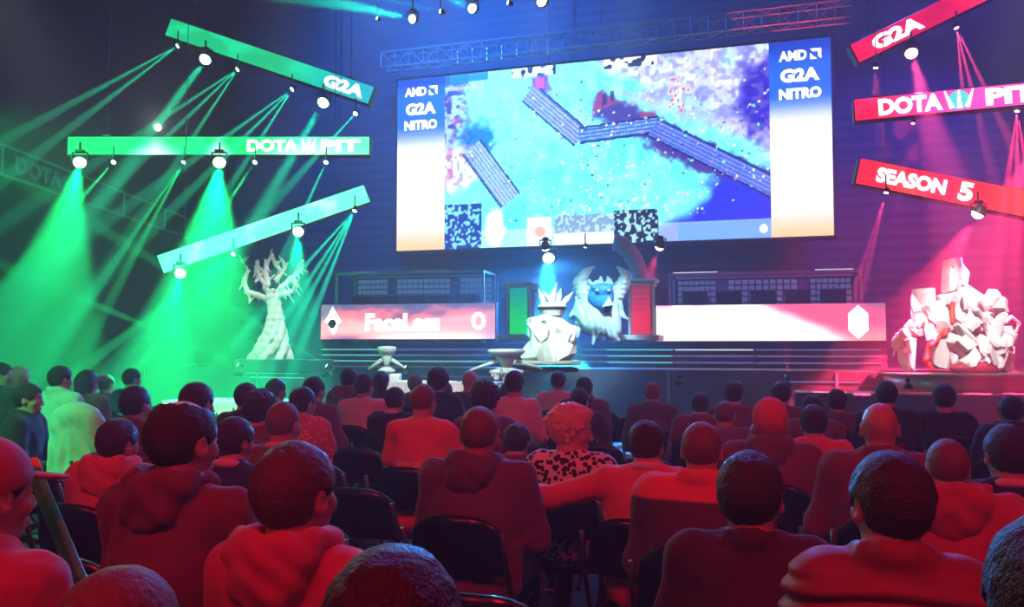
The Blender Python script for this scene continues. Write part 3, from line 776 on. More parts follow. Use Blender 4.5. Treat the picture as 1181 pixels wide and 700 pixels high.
tro = thing('crown_trophy', 'white crown shaped trophy standing on the white rough plinth', 'trophy', bp_+Vector(c3(637, 366, 0).tolist()), 0)
sd = SDF(.02)
MB().lathe([(.16, 0), (.22, .05), (.20, .09), (.25, .13), (.27, .22), (.22, .26), (.12, .28)], 28).build('bowl', M['whitep'], tro, True)
MB().lathe([(.262, .14), (.275, .16), (.275, .18), (.262, .2)], 28).build('dark_band', M['black'], tro, True)
for (x, z, dx, hgt) in ((-.15, .24, -.05, .30), (-.02, .26, .05, .40), (.10, .25, .03, .30), (.18, .22, .10, .26), (.03, .24, -.10, .26)):
    sd = SDF(.016); sd.rc((x, 0, z), (x+dx, 0, z+hgt*.5), .055, .05, k=.02); sd.rc((x+dx, 0, z+hgt*.5), (x+dx*2.2, -.02, z+hgt), .05, .012, k=.02)
    sculpt('crown_leaf', sd, M['whitep'], tro)
# horned beast figure
yB = 17.6; bb = P(692, 396, yB); scb = yB/1000
def c4(x, y, d=0): return np.array([(x-692)*scb, d, (396-y)*scb])
fur = mat('icy_fur', (.65, .82, .9), .7, noise=.25, nscale=7, bump=.6)
be = thing('horned_beast_figure', 'icy white horned beast figure with a blue face at centre stage', 'statue', bb, 0)
sd = SDF(.026)
sd.el(c4(692, 350, .05), (.48, .26, .48), k=.1); sd.el(c4(690, 370, 0), (.38, .28, .30), k=.1); sd.el(c4(676, 362, .0), (.26, .24, .30), k=.1); sd.el(c4(706, 376, 0), (.20, .2, .30), k=.1)
for (a, b, r) in (((672, 350), (662, 352), .08), ((672, 362), (664, 372), .08), ((712, 350), (720, 354), .07), ((708, 380), (716, 394), .07), ((676, 376), (668, 372), .07), ((690, 380), (698, 393), .10), ((714, 340), (720, 334), .07), ((670, 338), (665, 344), .06), ((680, 330), (682, 318), .08), ((692, 328), (693, 319), .08), ((704, 330), (702, 319), .08), ((664, 358), (657, 366), .07), ((718, 362), (723, 368), .06), ((668, 380), (664, 390), .06), ((688, 384), (684, 396), .09), ((706, 384), (708, 397), .08)):
    sd.rc(c4(*a), c4(*b), r, .02, k=.05)
sculpt('furry_body', sd, fur, be, warp=lambda X: .03*(rocky(X, 9, 1)-.35)+.015*np.sin(X[..., 0]*50+X[..., 2]*12+4*noise3(X, 5)))
for ch in ([(674, 338), (669, 326), (675, 315), (685, 308)], [(712, 338), (720, 326), (722, 316), (713, 308)]):
    sd = SDF(.018); rs_ = (.17, .13, .09, .03)
    for i in range(3): sd.rc(c4(*ch[i]), c4(*ch[i+1]), rs_[i], rs_[i+1], k=.04)
    sculpt('horn', sd, mat('horn_pale', (.8, .88, .88), .5), be, warp=lambda X: .008*np.sin(X[..., 2]*60))
sd = SDF(.02); sd.el(c4(692, 342, -.23), (.27, .10, .26), k=.05); sd.el(c4(694, 334, -.29), (.20, .07, .10), k=.05); sd.el(c4(697, 352, -.30), (.13, .13, .15), k=.06); sd.rc(c4(684, 333, -.30), c4(676, 328, -.28), .05, .02, k=.03); sd.rc(c4(700, 333, -.30), c4(709, 328, -.28), .05, .02, k=.03); sd.el(c4(686, 336, -.40), (.06, .05, .04), op='s'); sd.el(c4(702, 336, -.40), (.06, .05, .04), op='s')
sculpt('face', sd, mat('blue_face', (.02, .22, .55), .5, noise=.4, nscale=9), be, warp=lambda X: .012*noise3(X, 16))
e = MB(); e.prism([(-.10, -.06), (.12, -.02), (.03, .14)], -.02, .02, c=(.10, -.50, .78)); e.build('muzzle_mark', M['whitep'], be)
for dx in (-.09, .14): e = MB(); e.lathe([(.001, -.035), (.03, -.02), (.035, 0), (.03, .02), (.001, .035)], 12, tuple(c4(692, 336, -.39)+np.array([dx, 0, 0]))); e.build('eye', mat('pale_eye', (.7, .9, 1), .3), be, True)

# small white mushroom-like stage ornaments
def ornament(px, y0, y1, w, Y, label):
    b_ = P(px, y1, Y); zt = P(px, y0, Y).z; H = zt-b_.z; W = w*Y/2000
    gz = b_.z
    o = thing('pedestal_lamp', label, 'ornament', (b_.x, b_.y, 0), 0, 'white mushroom shaped ornaments before the stage')
    MB().lathe([(W*.75, gz+H*.62), (W*.95, gz+H*.78), (W, gz+H*.9), (W*.9, gz+H*.97), (W*.3, gz+H)], 26).build('cap', M['whitep'], o, True)
    MB().lathe([(W*.25, gz), (W*.35, gz+H*.25), (W*.6, gz+H*.6), (W*.5, gz+H*.63)], 20).build('bowl', M['whitep'], o, True)
    MB().lathe([(.2, 0), (.2, .05), (.06, .1), (.05, gz+.02)], 16).build('pedestal', M['grey'], o, True)
    MB().lathe([(W*.5, gz-.12), (W*.9, gz-.09), (W*.9, gz-.05), (W*.3, gz)], 20).build('collar', M['whitep'], o, True)
    for s, z2 in ((1, -.12), (-1, -.22)): MB().tube([(s*W*.5, 0, gz+H*.35), (s*W*1.9, -.02, gz+H*.05+z2*.3)], [.035, .02], 8).build('side_arm', M['whitep'], o, True)
    return o
ornament(446, 399, 423, 22, 15.2, 'white mushroom shaped ornament before the stage, left one')
ornament(584, 402, 424, 44, 15.0, 'wide white mushroom shaped ornament before the stage, near the centre plinth')
# white draped tables below the stage
def table(px0, px1, Y0, Y1, ytop, label):
    A = P(px0, ytop, Y0); B = P(px1, ytop, Y1); z = (A.z+B.z)/2; A.z = B.z = 0; R = frame_from(A, B); L = (B-A).length; c = (A+B)/2
    o = thing('draped_table', label, 'table', c, math.atan2(R[1][0], R[0][0]), 'white draped tables below the stage')
    MB().box((0, .4, z-.02), (L, .8, .04), bev=.01).build('tabletop', M['whitep'], o)
    n = 60; V = []; 
    mbc = MB()
    pts = []
    for i in range(n+1): pts.append((-L/2-.01+(L+.02)*i/n, -.02-.018*math.sin(i*1.7)-.01*math.sin(i*.6)))
    V = [(x, y*(1 if k == 0 else 2.2)-(.0 if k == 0 else .03), z+.005 if k == 0 else .03) for k in (0, 1) for x, y in pts]
    mbc.add(V+[(v[0], v[1]+.012, v[2]) for v in V], [(i, i+1, n+1+i+1, n+1+i)[::-1] for i in range(n)]+[(2*n+2+i, 2*n+2+i+1, 3*n+3+i+1, 3*n+3+i) for i in range(n)])
    mbc.build('tablecloth_skirt', M['cloth'], o, True)
    for sx in (-1, 1):
        for y in (.08, .72): MB().tube([(sx*(L/2-.1), y, 0), (sx*(L/2-.1), y, z-.03)], .02, 8).build('leg', M['chrome'], o)
    return o
table(188, 300, 13.2, 12.6, 463, 'white draped table below the stage on the left, in green light')
table(432, 505, 12.9, 12.6, 441, 'white draped table below the stage behind the first rows, left of centre')
table(512, 562, 12.6, 12.4, 442, 'short white draped table below the stage, near the bald man in front')
# white plant in front of the stage
plw = thing('white_plant', 'white leafy flower arrangement below the wide mushroom ornament', 'plant', (P(578, 440, 13.7).x, 13.7, 0), 0)
zt_ = P(578, 440, 13.7).z
MB().lathe([(.12, 0), (.16, .3), (.1, .5), (.14, zt_-.12)], 16).build('vase', M['whitep'], plw, True)
e = MB(); rr2 = random.Random(5)
for k in range(26):
    w = rr2.random()*6.28; r = rr2.uniform(.04, .2); h = zt_-.12+rr2.uniform(0, .26)
    e.prism([(0, 0), (.035, .03), (.0, .12), (-.035, .03)], -.004, .004, R=Matrix.Rotation(w, 3, 'Z')@Matrix.Rotation(rr2.uniform(-.8, .8), 3, 'Y'), c=(r*math.cos(w), r*math.sin(w), h))
e.build('blossoms', M['whitep'], plw)
# square white box in front
tag(MB().box((0, 0, .5), (.17, .3, 1.0), bev=.02).build('white_cabinet', M['whitep'], None, loc=(P(456, 440, 14).x, 14, .09)), 'narrow white cabinet box below the left mushroom ornament', 'cabinet')
SC.objects['white_cabinet'].location.z = P(456, 431, 14).z-1.0
# ================================================================== AUDIENCE
def cmat(name, col, noise=.15, bump=.3, rough=.85, sheen=.15, nscale=25): return mat('cloth_'+name, col, rough, noise=noise, nscale=nscale, bump=bump, sheen=sheen)
CM = dict(maroon=cmat('maroon', (.19, .035, .045)), black=cmat('black', (.025, .02, .025)), navy=cmat('navy', (.03, .04, .11)), red=cmat('red', (.75, .09, .09)),
          dark_shirt=cmat('charcoal', (.06, .045, .055)), pale_shirt=cmat('pale', (.7, .72, .68)), pale_jacket=cmat('pale_jacket', (.55, .62, .58)), pink_shirt=cmat('pink', (.85, .62, .60)),
          purple=cmat('purple', (.15, .05, .11)), orange=cmat('orange', (.75, .13, .09)), redcoat=cmat('redcoat', (.52, .06, .08)), darkmaroon=cmat('darkmaroon', (.065, .015, .025)),
          wine=cmat('wine', (.55, .08, .11)), redjacket=cmat('redjacket', (.50, .07, .10)), navyred=cmat('navyred', (.12, .04, .07)), puffer=cmat('puffer', (.28, .035, .045), rough=.5), redjersey=cmat('jersey', (.85, .12, .12)),
          trousers=cmat('denim', (.03, .035, .06)), shoe=mat('shoe_leather', (.03, .03, .03), .5), collar=cmat('collar', (.8, .62, .58)), mint=cmat('mint', (.55, .8, .7)))
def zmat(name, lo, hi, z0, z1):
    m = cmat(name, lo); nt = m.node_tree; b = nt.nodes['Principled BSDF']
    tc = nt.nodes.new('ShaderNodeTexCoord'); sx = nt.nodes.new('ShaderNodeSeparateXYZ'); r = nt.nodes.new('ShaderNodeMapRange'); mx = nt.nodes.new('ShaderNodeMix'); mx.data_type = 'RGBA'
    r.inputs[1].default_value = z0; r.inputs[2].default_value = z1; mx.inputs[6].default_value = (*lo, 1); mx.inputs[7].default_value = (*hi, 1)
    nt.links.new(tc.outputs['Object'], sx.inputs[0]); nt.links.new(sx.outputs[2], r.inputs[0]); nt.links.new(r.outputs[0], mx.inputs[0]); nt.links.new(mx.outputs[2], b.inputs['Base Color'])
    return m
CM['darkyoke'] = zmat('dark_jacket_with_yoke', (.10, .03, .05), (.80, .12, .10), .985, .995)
def spots(name, lo, hi, scale, th):
    m = cmat(name, lo); nt = m.node_tree; b = nt.nodes['Principled BSDF']
    tc = nt.nodes.new('ShaderNodeTexCoord'); v = nt.nodes.new('ShaderNodeTexVoronoi'); v.inputs['Scale'].default_value = scale
    r = nt.nodes.new('ShaderNodeValToRGB'); r.color_ramp.interpolation = 'CONSTANT'; r.color_ramp.elements[0].color = (*hi, 1); r.color_ramp.elements[1].color = (*lo, 1); r.color_ramp.elements[1].position = th
    nt.links.new(tc.outputs['Object'], v.inputs['Vector']); nt.links.new(v.outputs['Distance'], r.inputs[0]); nt.links.new(r.outputs[0], b.inputs['Base Color'])
    return m
CM['leopard'] = spots('leopard', (.85, .66, .60), (.03, .02, .02), 34, .47)
CM['redpattern'] = spots('red_pattern', (.70, .07, .10), (.9, .5, .5), 26, .28)
SKIN = mat('skin', (.58, .33, .25), .5, noise=.08, nscale=12)
HM = dict(dark=mat('dark_hair', (.05, .022, .022), .55, noise=.6, nscale=140, bump=.9), brown=mat('brown_hair', (.11, .045, .035), .55, noise=.6, nscale=140, bump=.6),
          blond=mat('blond_hair', (.75, .50, .33), .5, noise=.3, nscale=45, bump=.6), crop=mat('cropped_hair', (.20, .10, .08), .6, noise=.4, nscale=90, bump=.4))
EYE = mat('eye_white', (.8, .8, .8), .2)
PUP = mat('eye_iris', (.03, .02, .015), .2)

def head_prims(sd, Hc, Rh, h):
    def T(p): return Hc+Rh@(np.array(p)*h)
    r = lambda *a: np.array(a)*h
    sd.el(T((0, -.012, .025)), r(.0745, .096, .092), Rh, k=.03*h)
    sd.el(T((0, .022, -.030)), r(.060, .066, .085), Rh, k=.03*h)
    sd.el(T((0, .034, -.088)), r(.040, .042, .032), Rh, k=.03*h)
    sd.rc(T((0, .086, .006)), T((0, .104, -.034)), .009*h, .013*h, k=.015)
    for s in (-1, 1):
        sd.el(T((s*.015, .094, -.037)), r(.010, .010, .008), Rh, k=.01)
        sd.rc(T((s*.012, .085, .026)), T((s*.044, .070, .024)), .009*h, .007*h, k=.018)
        sd.el(T((s*.031, .088, .004)), r(.017, .014, .011), Rh, k=.012, op='s')
        sd.el(T((s*.044, .058, -.028)), r(.020, .018, .018), Rh, k=.03)
        e = Rh@rotm(s*-.35, .15)
        sd.el(T((s*.080, -.008, -.006)), r(.009, .021, .032), e, k=.008)
        sd.el(T((s*.088, .000, -.004)), r(.006, .011, .017), e, k=.006, op='s')
    sd.rc(T((-.019, .086, -.066)), T((.019, .086, -.066)), .0065*h, .0065*h, k=.010)
    sd.rc(T((-.016, .084, -.076)), T((.016, .084, -.076)), .007*h, .007*h, k=.010)
    return T

def hand(sd_cell, W, d, up, side, curl=.5):
    """five fingered hand at wrist W pointing along d, back of the hand towards up"""
    d = d/np.linalg.norm(d); up = up-d*(up@d); up /= np.linalg.norm(up); x = np.cross(d, up)*side   # x points to the thumb side
    B = lambda a, b, c: W+x*a+d*b+up*c
    sd = SDF(sd_cell); R = np.stack([x, d, up], 1)
    sd.rc(B(0, -.03, 0), B(0, .03, 0), .026, .026, k=.02)
    sd.bx(B(0, .055, 0), (.038, .045, .013), R, rd=.012, k=.02)
    for i, (px_, L) in enumerate(((.030, .068), (.010, .076), (-.010, .070), (-.029, .056))):
        a0 = B(px_, .095-.004*abs(i-1), .0); c1 = curl; c2 = curl*2.1
        a1 = a0+(d*math.cos(c1)-up*math.sin(c1)+x*px_*1.5)*L*.45
        a2 = a1+(d*math.cos(c2)-up*math.sin(c2))*L*.32; c3_ = c2+curl*.8
        a3 = a2+(d*math.cos(c3_)-up*math.sin(c3_))*L*.25
        sd.rc(a0, a1, .0098, .009, k=.006); sd.rc(a1, a2, .009, .0082, k=.004); sd.rc(a2, a3, .0082, .007, k=.004)
    t0 = B(.034, .022, -.004); t1 = B(.058, .052, -.012); t2 = B(.060, .082, -.018)
    sd.rc(t0, t1, .013, .011, k=.012); sd.rc(t1, t2, .0105, .0085, k=.004)
    return sd.mesh()

def hairfun(Hc, Rh, h, style, ph):
    thick = dict(short=.016, cropped=.007, balding=.014, bushy=.030, long=.022, updo=.024).get(style, .015)
    c = (np.array(Hc)+Rh@(np.array([0, -.012, .025])*h))
    rad = np.array([.0745, .096, .092])*h+thick
    def fn(X):
        q = (X-Hc)@Rh/h; e = (X-c)@Rh
        k0 = np.linalg.norm(e/rad, axis=-1); k1 = np.linalg.norm(e/(rad*rad), axis=-1); d = k0*(k0-1)/np.maximum(k1, 1e-6)
        x, y, z = q[..., 0], q[..., 1], q[..., 2]
        line = np.where(y > 0, -.012+(y/.085)**2*.075, -.012-.095*np.clip(-y/.085, 0, 1))   # hairline height
        line = line+.006*np.sin(x*90)
        d = np.maximum(d, (line-z)*h)
        ear = np.sqrt((y+.004)**2+(z+.008)**2)-.028
        if style != 'long': d = np.where(np.abs(x) > .05, np.maximum(d, -ear*h), d)
        if style == 'balding':
            bald = np.sqrt((x/.052)**2+((y-.02)/.085)**2)-1
            d = np.where(z > .06, np.maximum(d, -bald*.05), d)
        return d
    return fn, c, rad

def person(i, px, ytop, w, label, mt, op, row):
    den = ((px-590.5)/1000)*ROWV[0]+ROWV[1]
    Y = (ROW0+row*ROWS_)/den
    h = op.get('head', 1)*min(1.10, max(.88, (w*Y/1000)/.170)); b = op.get('build', 1.0)
    top_pt = P(px, ytop, Y); ztop = top_pt.z
    lean = math.radians(op.get('lean', 5)); pose = op.get('pose', 'lap')
    body_rz = THS+math.radians(op.get('face', 0)); yaw = math.radians(op.get('yaw', 0)); hp = math.radians(op.get('pitch', 0))
    hz = .53
    k = (ztop-hz-.237*h)/(.50*math.cos(lean)); k = max(.72, min(1.32, k))
    Lr = np.array(Matrix.Rotation(-lean, 3, 'X'))
    T = lambda x, y, z: np.array([0, 0, hz])+Lr@np.array([x, y, z])
    nb = T(0, -.015, .50*k); Hc = nb+np.array([0, .030, .120*h]); Rh = rotm(yaw, hp)
    Rz = np.array(Matrix.Rotation(body_rz, 3, 'Z')); hw = Rz@Hc
    root = Vector((top_pt.x-hw[0], top_pt.y-hw[1], 0))
    near = Y < 4.4
    cH = min(.014, max(.0055, Y*.0017)); cT = min(.022, max(.009, Y*.0028)); cN = .0045 if Y < 5 else .0065
    # joints
    sh = {s: T(s*.176*b, -.005, .44*k) for s in (-1, 1)}
    arms = {}
    for s in (-1, 1):
        S = sh[s]
        if pose == 'elbows': E = S+np.array([s*.13, .02, -.25]); Wr = np.array([s*.10, .20, E[2]-.02])
        elif pose == 'phone': E = S+np.array([s*.05, .10, -.24]); Wr = np.array([s*.06, .36, E[2]+.12])
        elif pose == 'stretch' and s < 0: E = S+np.array([-.29, .0, -.09]); Wr = E+np.array([-.20, .12, .03])
        elif pose == 'hold' and s > 0:
            t_ = np.array(P(97, 684, 1.98))+np.array([-.01, -.10, -.035])-np.array(root); Wr = Rz.T@t_; E = S+np.array([.07, .03, -.27])
        else: E = S+np.array([s*(.055+.012*((i*7) % 3)), .05, -.27]); Wr = np.array([s*.085, .29, .66+.01*((i*5) % 4)])
        arms[s] = (S, E, Wr)
    # ---------- body (skin)
    parts = []
    sd = SDF(cH); head_prims(sd, Hc, Rh, h)
    sd.rc(Hc+Rh@np.array([0, -.022, -.05])*1.0, nb+np.array([0, 0, -.01]), .054*h, .058*h, k=.03)
    sd.rc(nb, T(0, 0, .40*k), .060, .07, k=.03); sd.rc(T(-.09, -.01, .43*k), T(.09, -.01, .43*k), .045, k=.05)
    parts.append(sd.mesh())
    sd = SDF(.03)
    sd.el(T(0, 0, .30*k), np.array([.15*b, .095*b, .17]), Lr, k=.05); sd.el(T(0, 0, .08), np.array([.13*b, .09*b, .14]), Lr, k=.08)
    for s in (-1, 1):
        K = np.array([s*.13, .43, .50]); A = np.array([s*.14, .40, .10])
        sd.rc(T(s*.09, 0, 0), K, .065, .048, k=.03); sd.rc(K, A, .045, .035, k=.02); sd.rc(A, A+np.array([0, .14, -.05]), .03, .028)
    parts.append(sd.mesh())
    kind = op.get('kind', 'shirt')
    bare = kind == 'tee' and pose != 'stretch'
    for s in (-1, 1):
        S, E, Wr = arms[s]; sd = SDF(.012 if near or bare else .02)
        sd.rc(S, E, .042, .038, k=.02); sd.rc(E, Wr, .038, .026, k=.02); parts.append(sd.mesh())
        d = Wr-E; d = d/np.linalg.norm(d)
        if pose in ('lap', 'elbows'): dd = np.array([-s*.25, .55, -.35])
        elif pose == 'hold' and s > 0: dd = Rz.T@np.array([.12, 1, .15])
        elif pose == 'stretch' and s < 0: dd = np.array([-.5, .7, -.5])
        else: dd = d+np.array([0, .1, 0])
        parts.append(hand(cN, Wr+d*.01, dd, np.array([s*.1, .2, 1.0]), -s, .45 if pose not in ('phone', 'hold') else .8))
    V, Fc = join_vf(parts)
    body = link('person', mesh('person_body', V, Fc, True), SKIN, None, root, (0, 0, body_rz)); tag(body, label, 'person', 'people seated in the audience')
    # eyes
    for s in (-1, 1):
        c = Hc+Rh@(np.array([s*.031, .0765, .004])*h); e = MB(); e.lathe([(.001, -.011*h), (.008*h, -.008*h), (.0115*h, 0), (.008*h, .008*h), (.001, .011*h)], 10, tuple(c)); eo = e.build('eye', EYE, body, True)
        if near or mt == 'leopard':
            cc = c+Rh@np.array([0, .0095*h, 0]); e = MB(); e.lathe([(.001, -.004), (.0045, -.002), (.0045, .002), (.001, .004)], 8, tuple(cc), Matrix(Rh.tolist())@Matrix.Rotation(PI/2, 3, 'X')); e.build('iris', PUP, eo, True)
    # ---------- top
    g = .020 if kind in ('jacket', 'hoodie', 'puffer') else .012
    def torso(sd, g):
        sd.el(T(0, -.0, .10*k), np.array([.165*b+g, .118*b+g, .19*k]), Lr, k=.06)
        sd.el(T(0, -.005, .30*k), np.array([.172*b+g, .112*b+g, .20*k]), Lr, k=.08)
        sd.rc(T(-.145*b, -.01, .435*k), T(.145*b, -.01, .435*k), .056+g, k=.07)
        for s in (-1, 1): sd.rc(T(0, -.02, .475*k), T(s*.15*b, -.01, .445*k), .052+g*.6, .045+g, k=.05)
        sd.el(T(0, -.02, -.02), np.array([.168*b+g, .125*b+g, .10]), Lr, k=.05)
    sd = SDF(cT); torso(sd, g)
    for s in (-1, 1):
        S, E, Wr = arms[s]; d = (Wr-E)/np.linalg.norm(Wr-E)
        if bare: sd.rc(S, S+(E-S)*.62, .056+g, .056+g, k=.04)
        else:
            sd.rc(S, E, .052+g, .044+g, k=.05); sd.rc(E, Wr-d*.01, .044+g, .031+g*.7, k=.03)
            if kind in ('hoodie', 'jacket', 'puffer'): sd.rc(Wr-d*.035, Wr-d*.01, .036+g*.6, .036+g*.6, k=.005)
    if kind == 'hoodie': pass
    elif kind in ('jacket', 'puffer', 'collar'):
        n = 10
        for q_ in range(n):
            a0, a1 = 2*PI*q_/n, 2*PI*(q_+1)/n
            f = lambda a: nb+np.array([.078*math.cos(a), .072*math.sin(a)-.002, .004-.022*math.sin(a)])
            if kind != 'collar': sd.rc(f(a0), f(a1), .021, k=.02); sd.rc(f(a0)+np.array([0, 0, .022]), f(a1)+np.array([0, 0, .022]), .014, k=.012)
    amp = .013 if kind != 'puffer' else .004
    def warp(X):
        n = noise3(X, 14, i)*.45+noise3(X*np.array([1, 1, .6]), 30, i+2)*.4+noise3(X*np.array([.7, 1, 1]), 52, i+3)*.22
        o = amp*n
        # soft creases running across the back and elbows
        o = o+.0045*np.sin(X[..., 2]*40+16*X[..., 0]*(1 if i % 2 else -1)+5*noise3(X, 6, i))*np.clip(1-(X[..., 2]-.45)*1.7, .25, 1)
        if kind == 'puffer': o = o+(.008-.022*np.abs(np.sin((X[..., 2]-.02*np.cos(X[..., 0]*8))*PI/.052)))*np.clip((sh[1][2]+.055-X[..., 2])/.05, 0, 1)
        return o
    v, f_ = sd.mesh(warp)
    nm = dict(hoodie='hooded_jacket', jacket='jacket', puffer='quilted_jacket', tee='t_shirt', shirt='sweater', collar='jacket')[kind]
    if mt == 'leopard': nm = 'blouse'
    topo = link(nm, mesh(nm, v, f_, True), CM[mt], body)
    if kind == 'hoodie':
        sh_ = SDF(min(cT, .014)); c0 = T(0, 0, .50*k)
        sh_.el(c0+np.array([0, -.108, .012]), np.array([.122, .070, .075])*(.9+.1*b), rotm(0, .45), k=.03)
        sh_.el(c0+np.array([.012*((i % 3)-1), -.125, -.055]), np.array([.105, .055, .075]), rotm(0, .2, .1*((i % 3)-1)), k=.035)
        for s in (-1, 1):
            sh_.rc(c0+np.array([s*.095, -.075, .045]), c0+np.array([s*.088, .02, .018]), .034, .032, k=.03); sh_.rc(c0+np.array([s*.088, .02, .018]), c0+np.array([s*.04, .085, -.03]), .032, .022, k=.03)
        sh_.el(c0+np.array([0, -.050, .085]), np.array([.088, .090, .090]), k=.015, op='s')
        vh, fh = sh_.mesh(lambda X: .0038*np.sin(X[..., 2]*60+48*np.abs(X[..., 0]+.03)+3*noise3(X, 10, i))+.006*noise3(X, 28, i)+.003*noise3(X, 60, i))
        link('hood', mesh('hood', vh, fh, True), CM[mt], topo)
    if kind == 'collar' or op.get('collar'):
        c = MB(); pts = [nb+np.array([.066*math.cos(a)*h, .066*math.sin(a), .004-.022*math.sin(a)]) for a in np.linspace(0, 2*PI, 17)[:-1]]
        c.tube([tuple(p_) for p_ in pts], .021, 8, closed=True); co_ = c.build('collar', CM['collar'], body, True); co_['label'] = 'pale collar'
    if op.get('jersey'):
        from mathutils.bvhtree import BVHTree
        bv = BVHTree.FromPolygons([tuple(p_) for p_ in v], f_)
        t = text_mesh('lettering', 'SBBB', CM['collar'], topo, (0, 0, 0), .075, width=.24, depth=.0, bold=.04, rot=(0, 0, 0))
        for vt in t.data.vertices:
            o_ = Vector((vt.co.x, -1, .84+vt.co.y)); hit = bv.ray_cast(o_, Vector((0, 1, 0)))
            vt.co = (hit[0]-Vector((0, .004, 0))) if hit[0] else Vector((vt.co.x, -.15, .84+vt.co.y))
    # ---------- trousers and shoes
    sd = SDF(max(cT, .014)); sd.el(T(0, 0, -.01), np.array([.17*b, .13, .105]), k=.05)
    for s in (-1, 1):
        K = np.array([s*.13, .43, .505]); A = np.array([s*.14, .40, .11])
        sd.rc(T(s*.09*b, 0, -.01), K, .088, .064, k=.04); sd.rc(K, A, .062, .052, k=.03)
    v, f_ = sd.mesh(lambda X: .006*noise3(X, 20, i)); link('trousers', mesh('trousers', v, f_, True), CM['trousers'], body)
    for s in (-1, 1):
        A = np.array([s*.14, .40, .05]); sd = SDF(.014); sd.el(A+np.array([0, .10, -.008]), (.045, .12, .038), k=.02); sd.el(A+np.array([0, 0, .005]), (.042, .055, .05), k=.03)
        sd.bx(A+np.array([0, .065, -.037]), (.043, .145, .012), rd=.01, k=.01); v, f_ = sd.mesh(); link('shoe', mesh('shoe', v, f_, True), CM['shoe'], body)
    # ---------- hair
    hs = op.get('hairstyle', 'short'); hm = HM[op['hair']] if 'hair' in op else (HM['crop'] if hs in ('cropped', 'bald') else HM['dark'] if mt != 'wine' else HM['brown'])
    if hs in ('beanie', 'cap'):
        sd = SDF(cH); rad = np.array([.0745, .096, .092])*h+(.020 if hs == 'beanie' else .014); c = Hc+Rh@(np.array([0, -.012, .030])*h)
        sd.el(c, rad, Rh, k=.02)
        lim = -.035 if hs == 'beanie' else .01
        def cut(X, lim=lim): q_ = (X-Hc)@Rh; return (lim+.25*np.clip(q_[..., 1], -.1, .1))-q_[..., 2]
        sd.fn(cut, (0, 0, 0), (0, 0, 0)); v, f_ = sd.mesh((lambda X: .004*np.sin(np.arctan2(X[..., 0]-Hc[0], X[..., 1]-Hc[1])*40)) if hs == 'beanie' else None)
        co_ = link('knit_cap' if hs == 'beanie' else 'cap', mesh('cap', v, f_, True), CM['red'] if hs == 'beanie' else CM['redjacket'], body)
        if hs == 'beanie':
            c_ = MB(); a_ = [Hc+Rh@(np.array([math.cos(t)*.090, math.sin(t)*.110-.012, -.03+.25*math.sin(t)*.1])*h) for t in np.linspace(0, 2*PI, 25)[:-1]]; c_.tube([tuple(p_) for p_ in a_], .016, 8, closed=True); c_.build('folded_brim', CM['maroon'], co_, True)
        else:
            sd = SDF(cH); sd.el(Hc+Rh@(np.array([0, .125, .030])*h), (.065*h, .065*h, .008), Rh@rotm(0, -.15), k=.01); v, f_ = sd.mesh(); link('visor', mesh('visor', v, f_, True), CM['redjacket'], co_)
        hs = 'cropped'
    fn, c, rad = hairfun(Hc, Rh, h, 'cropped' if hs == 'bald' else hs, i)
    if hs != 'bald':
        sd = SDF(cH); sd.fn(fn, c-rad.max(), c+rad.max(), op='u', k=.001)
        if hs == 'long':
            sd.rc(Hc+Rh@np.array([0, -.055, .02]), Hc+Rh@np.array([0, -.095, -.20]), .078, .050, k=.04); sd.rc(Hc+Rh@np.array([-.05, -.05, .0]), Hc+Rh@np.array([-.06, -.06, -.18]), .035, .03, k=.04); sd.rc(Hc+Rh@np.array([.05, -.05, .0]), Hc+Rh@np.array([.06, -.06, -.18]), .035, .03, k=.04)
        if hs == 'updo':
            sd.el(Hc+Rh@np.array([0, -.095, .035]), (.055, .045, .05), k=.03); sd.el(Hc+Rh@np.array([0, .045, .095]), (.06, .05, .032), k=.03)
            for s in (-1, 1): sd.rc(Hc+Rh@np.array([s*.078, .01, .02]), Hc+Rh@np.array([s*.074, -.02, -.06]), .02, .015, k=.02)
        am = dict(short=.0026, cropped=.001, balding=.0025, bushy=.009, long=.005, updo=.008).get(hs, .004)
        v, f_ = sd.mesh(lambda X: am*(noise3(X*np.array([1.3, .8, 1]), 110, i)+.7*noise3(X, 45, i+1)))
        if len(v): link('hair', mesh('hair', v, f_, True), hm, body)
    return body, root, body_rz, Y, arms

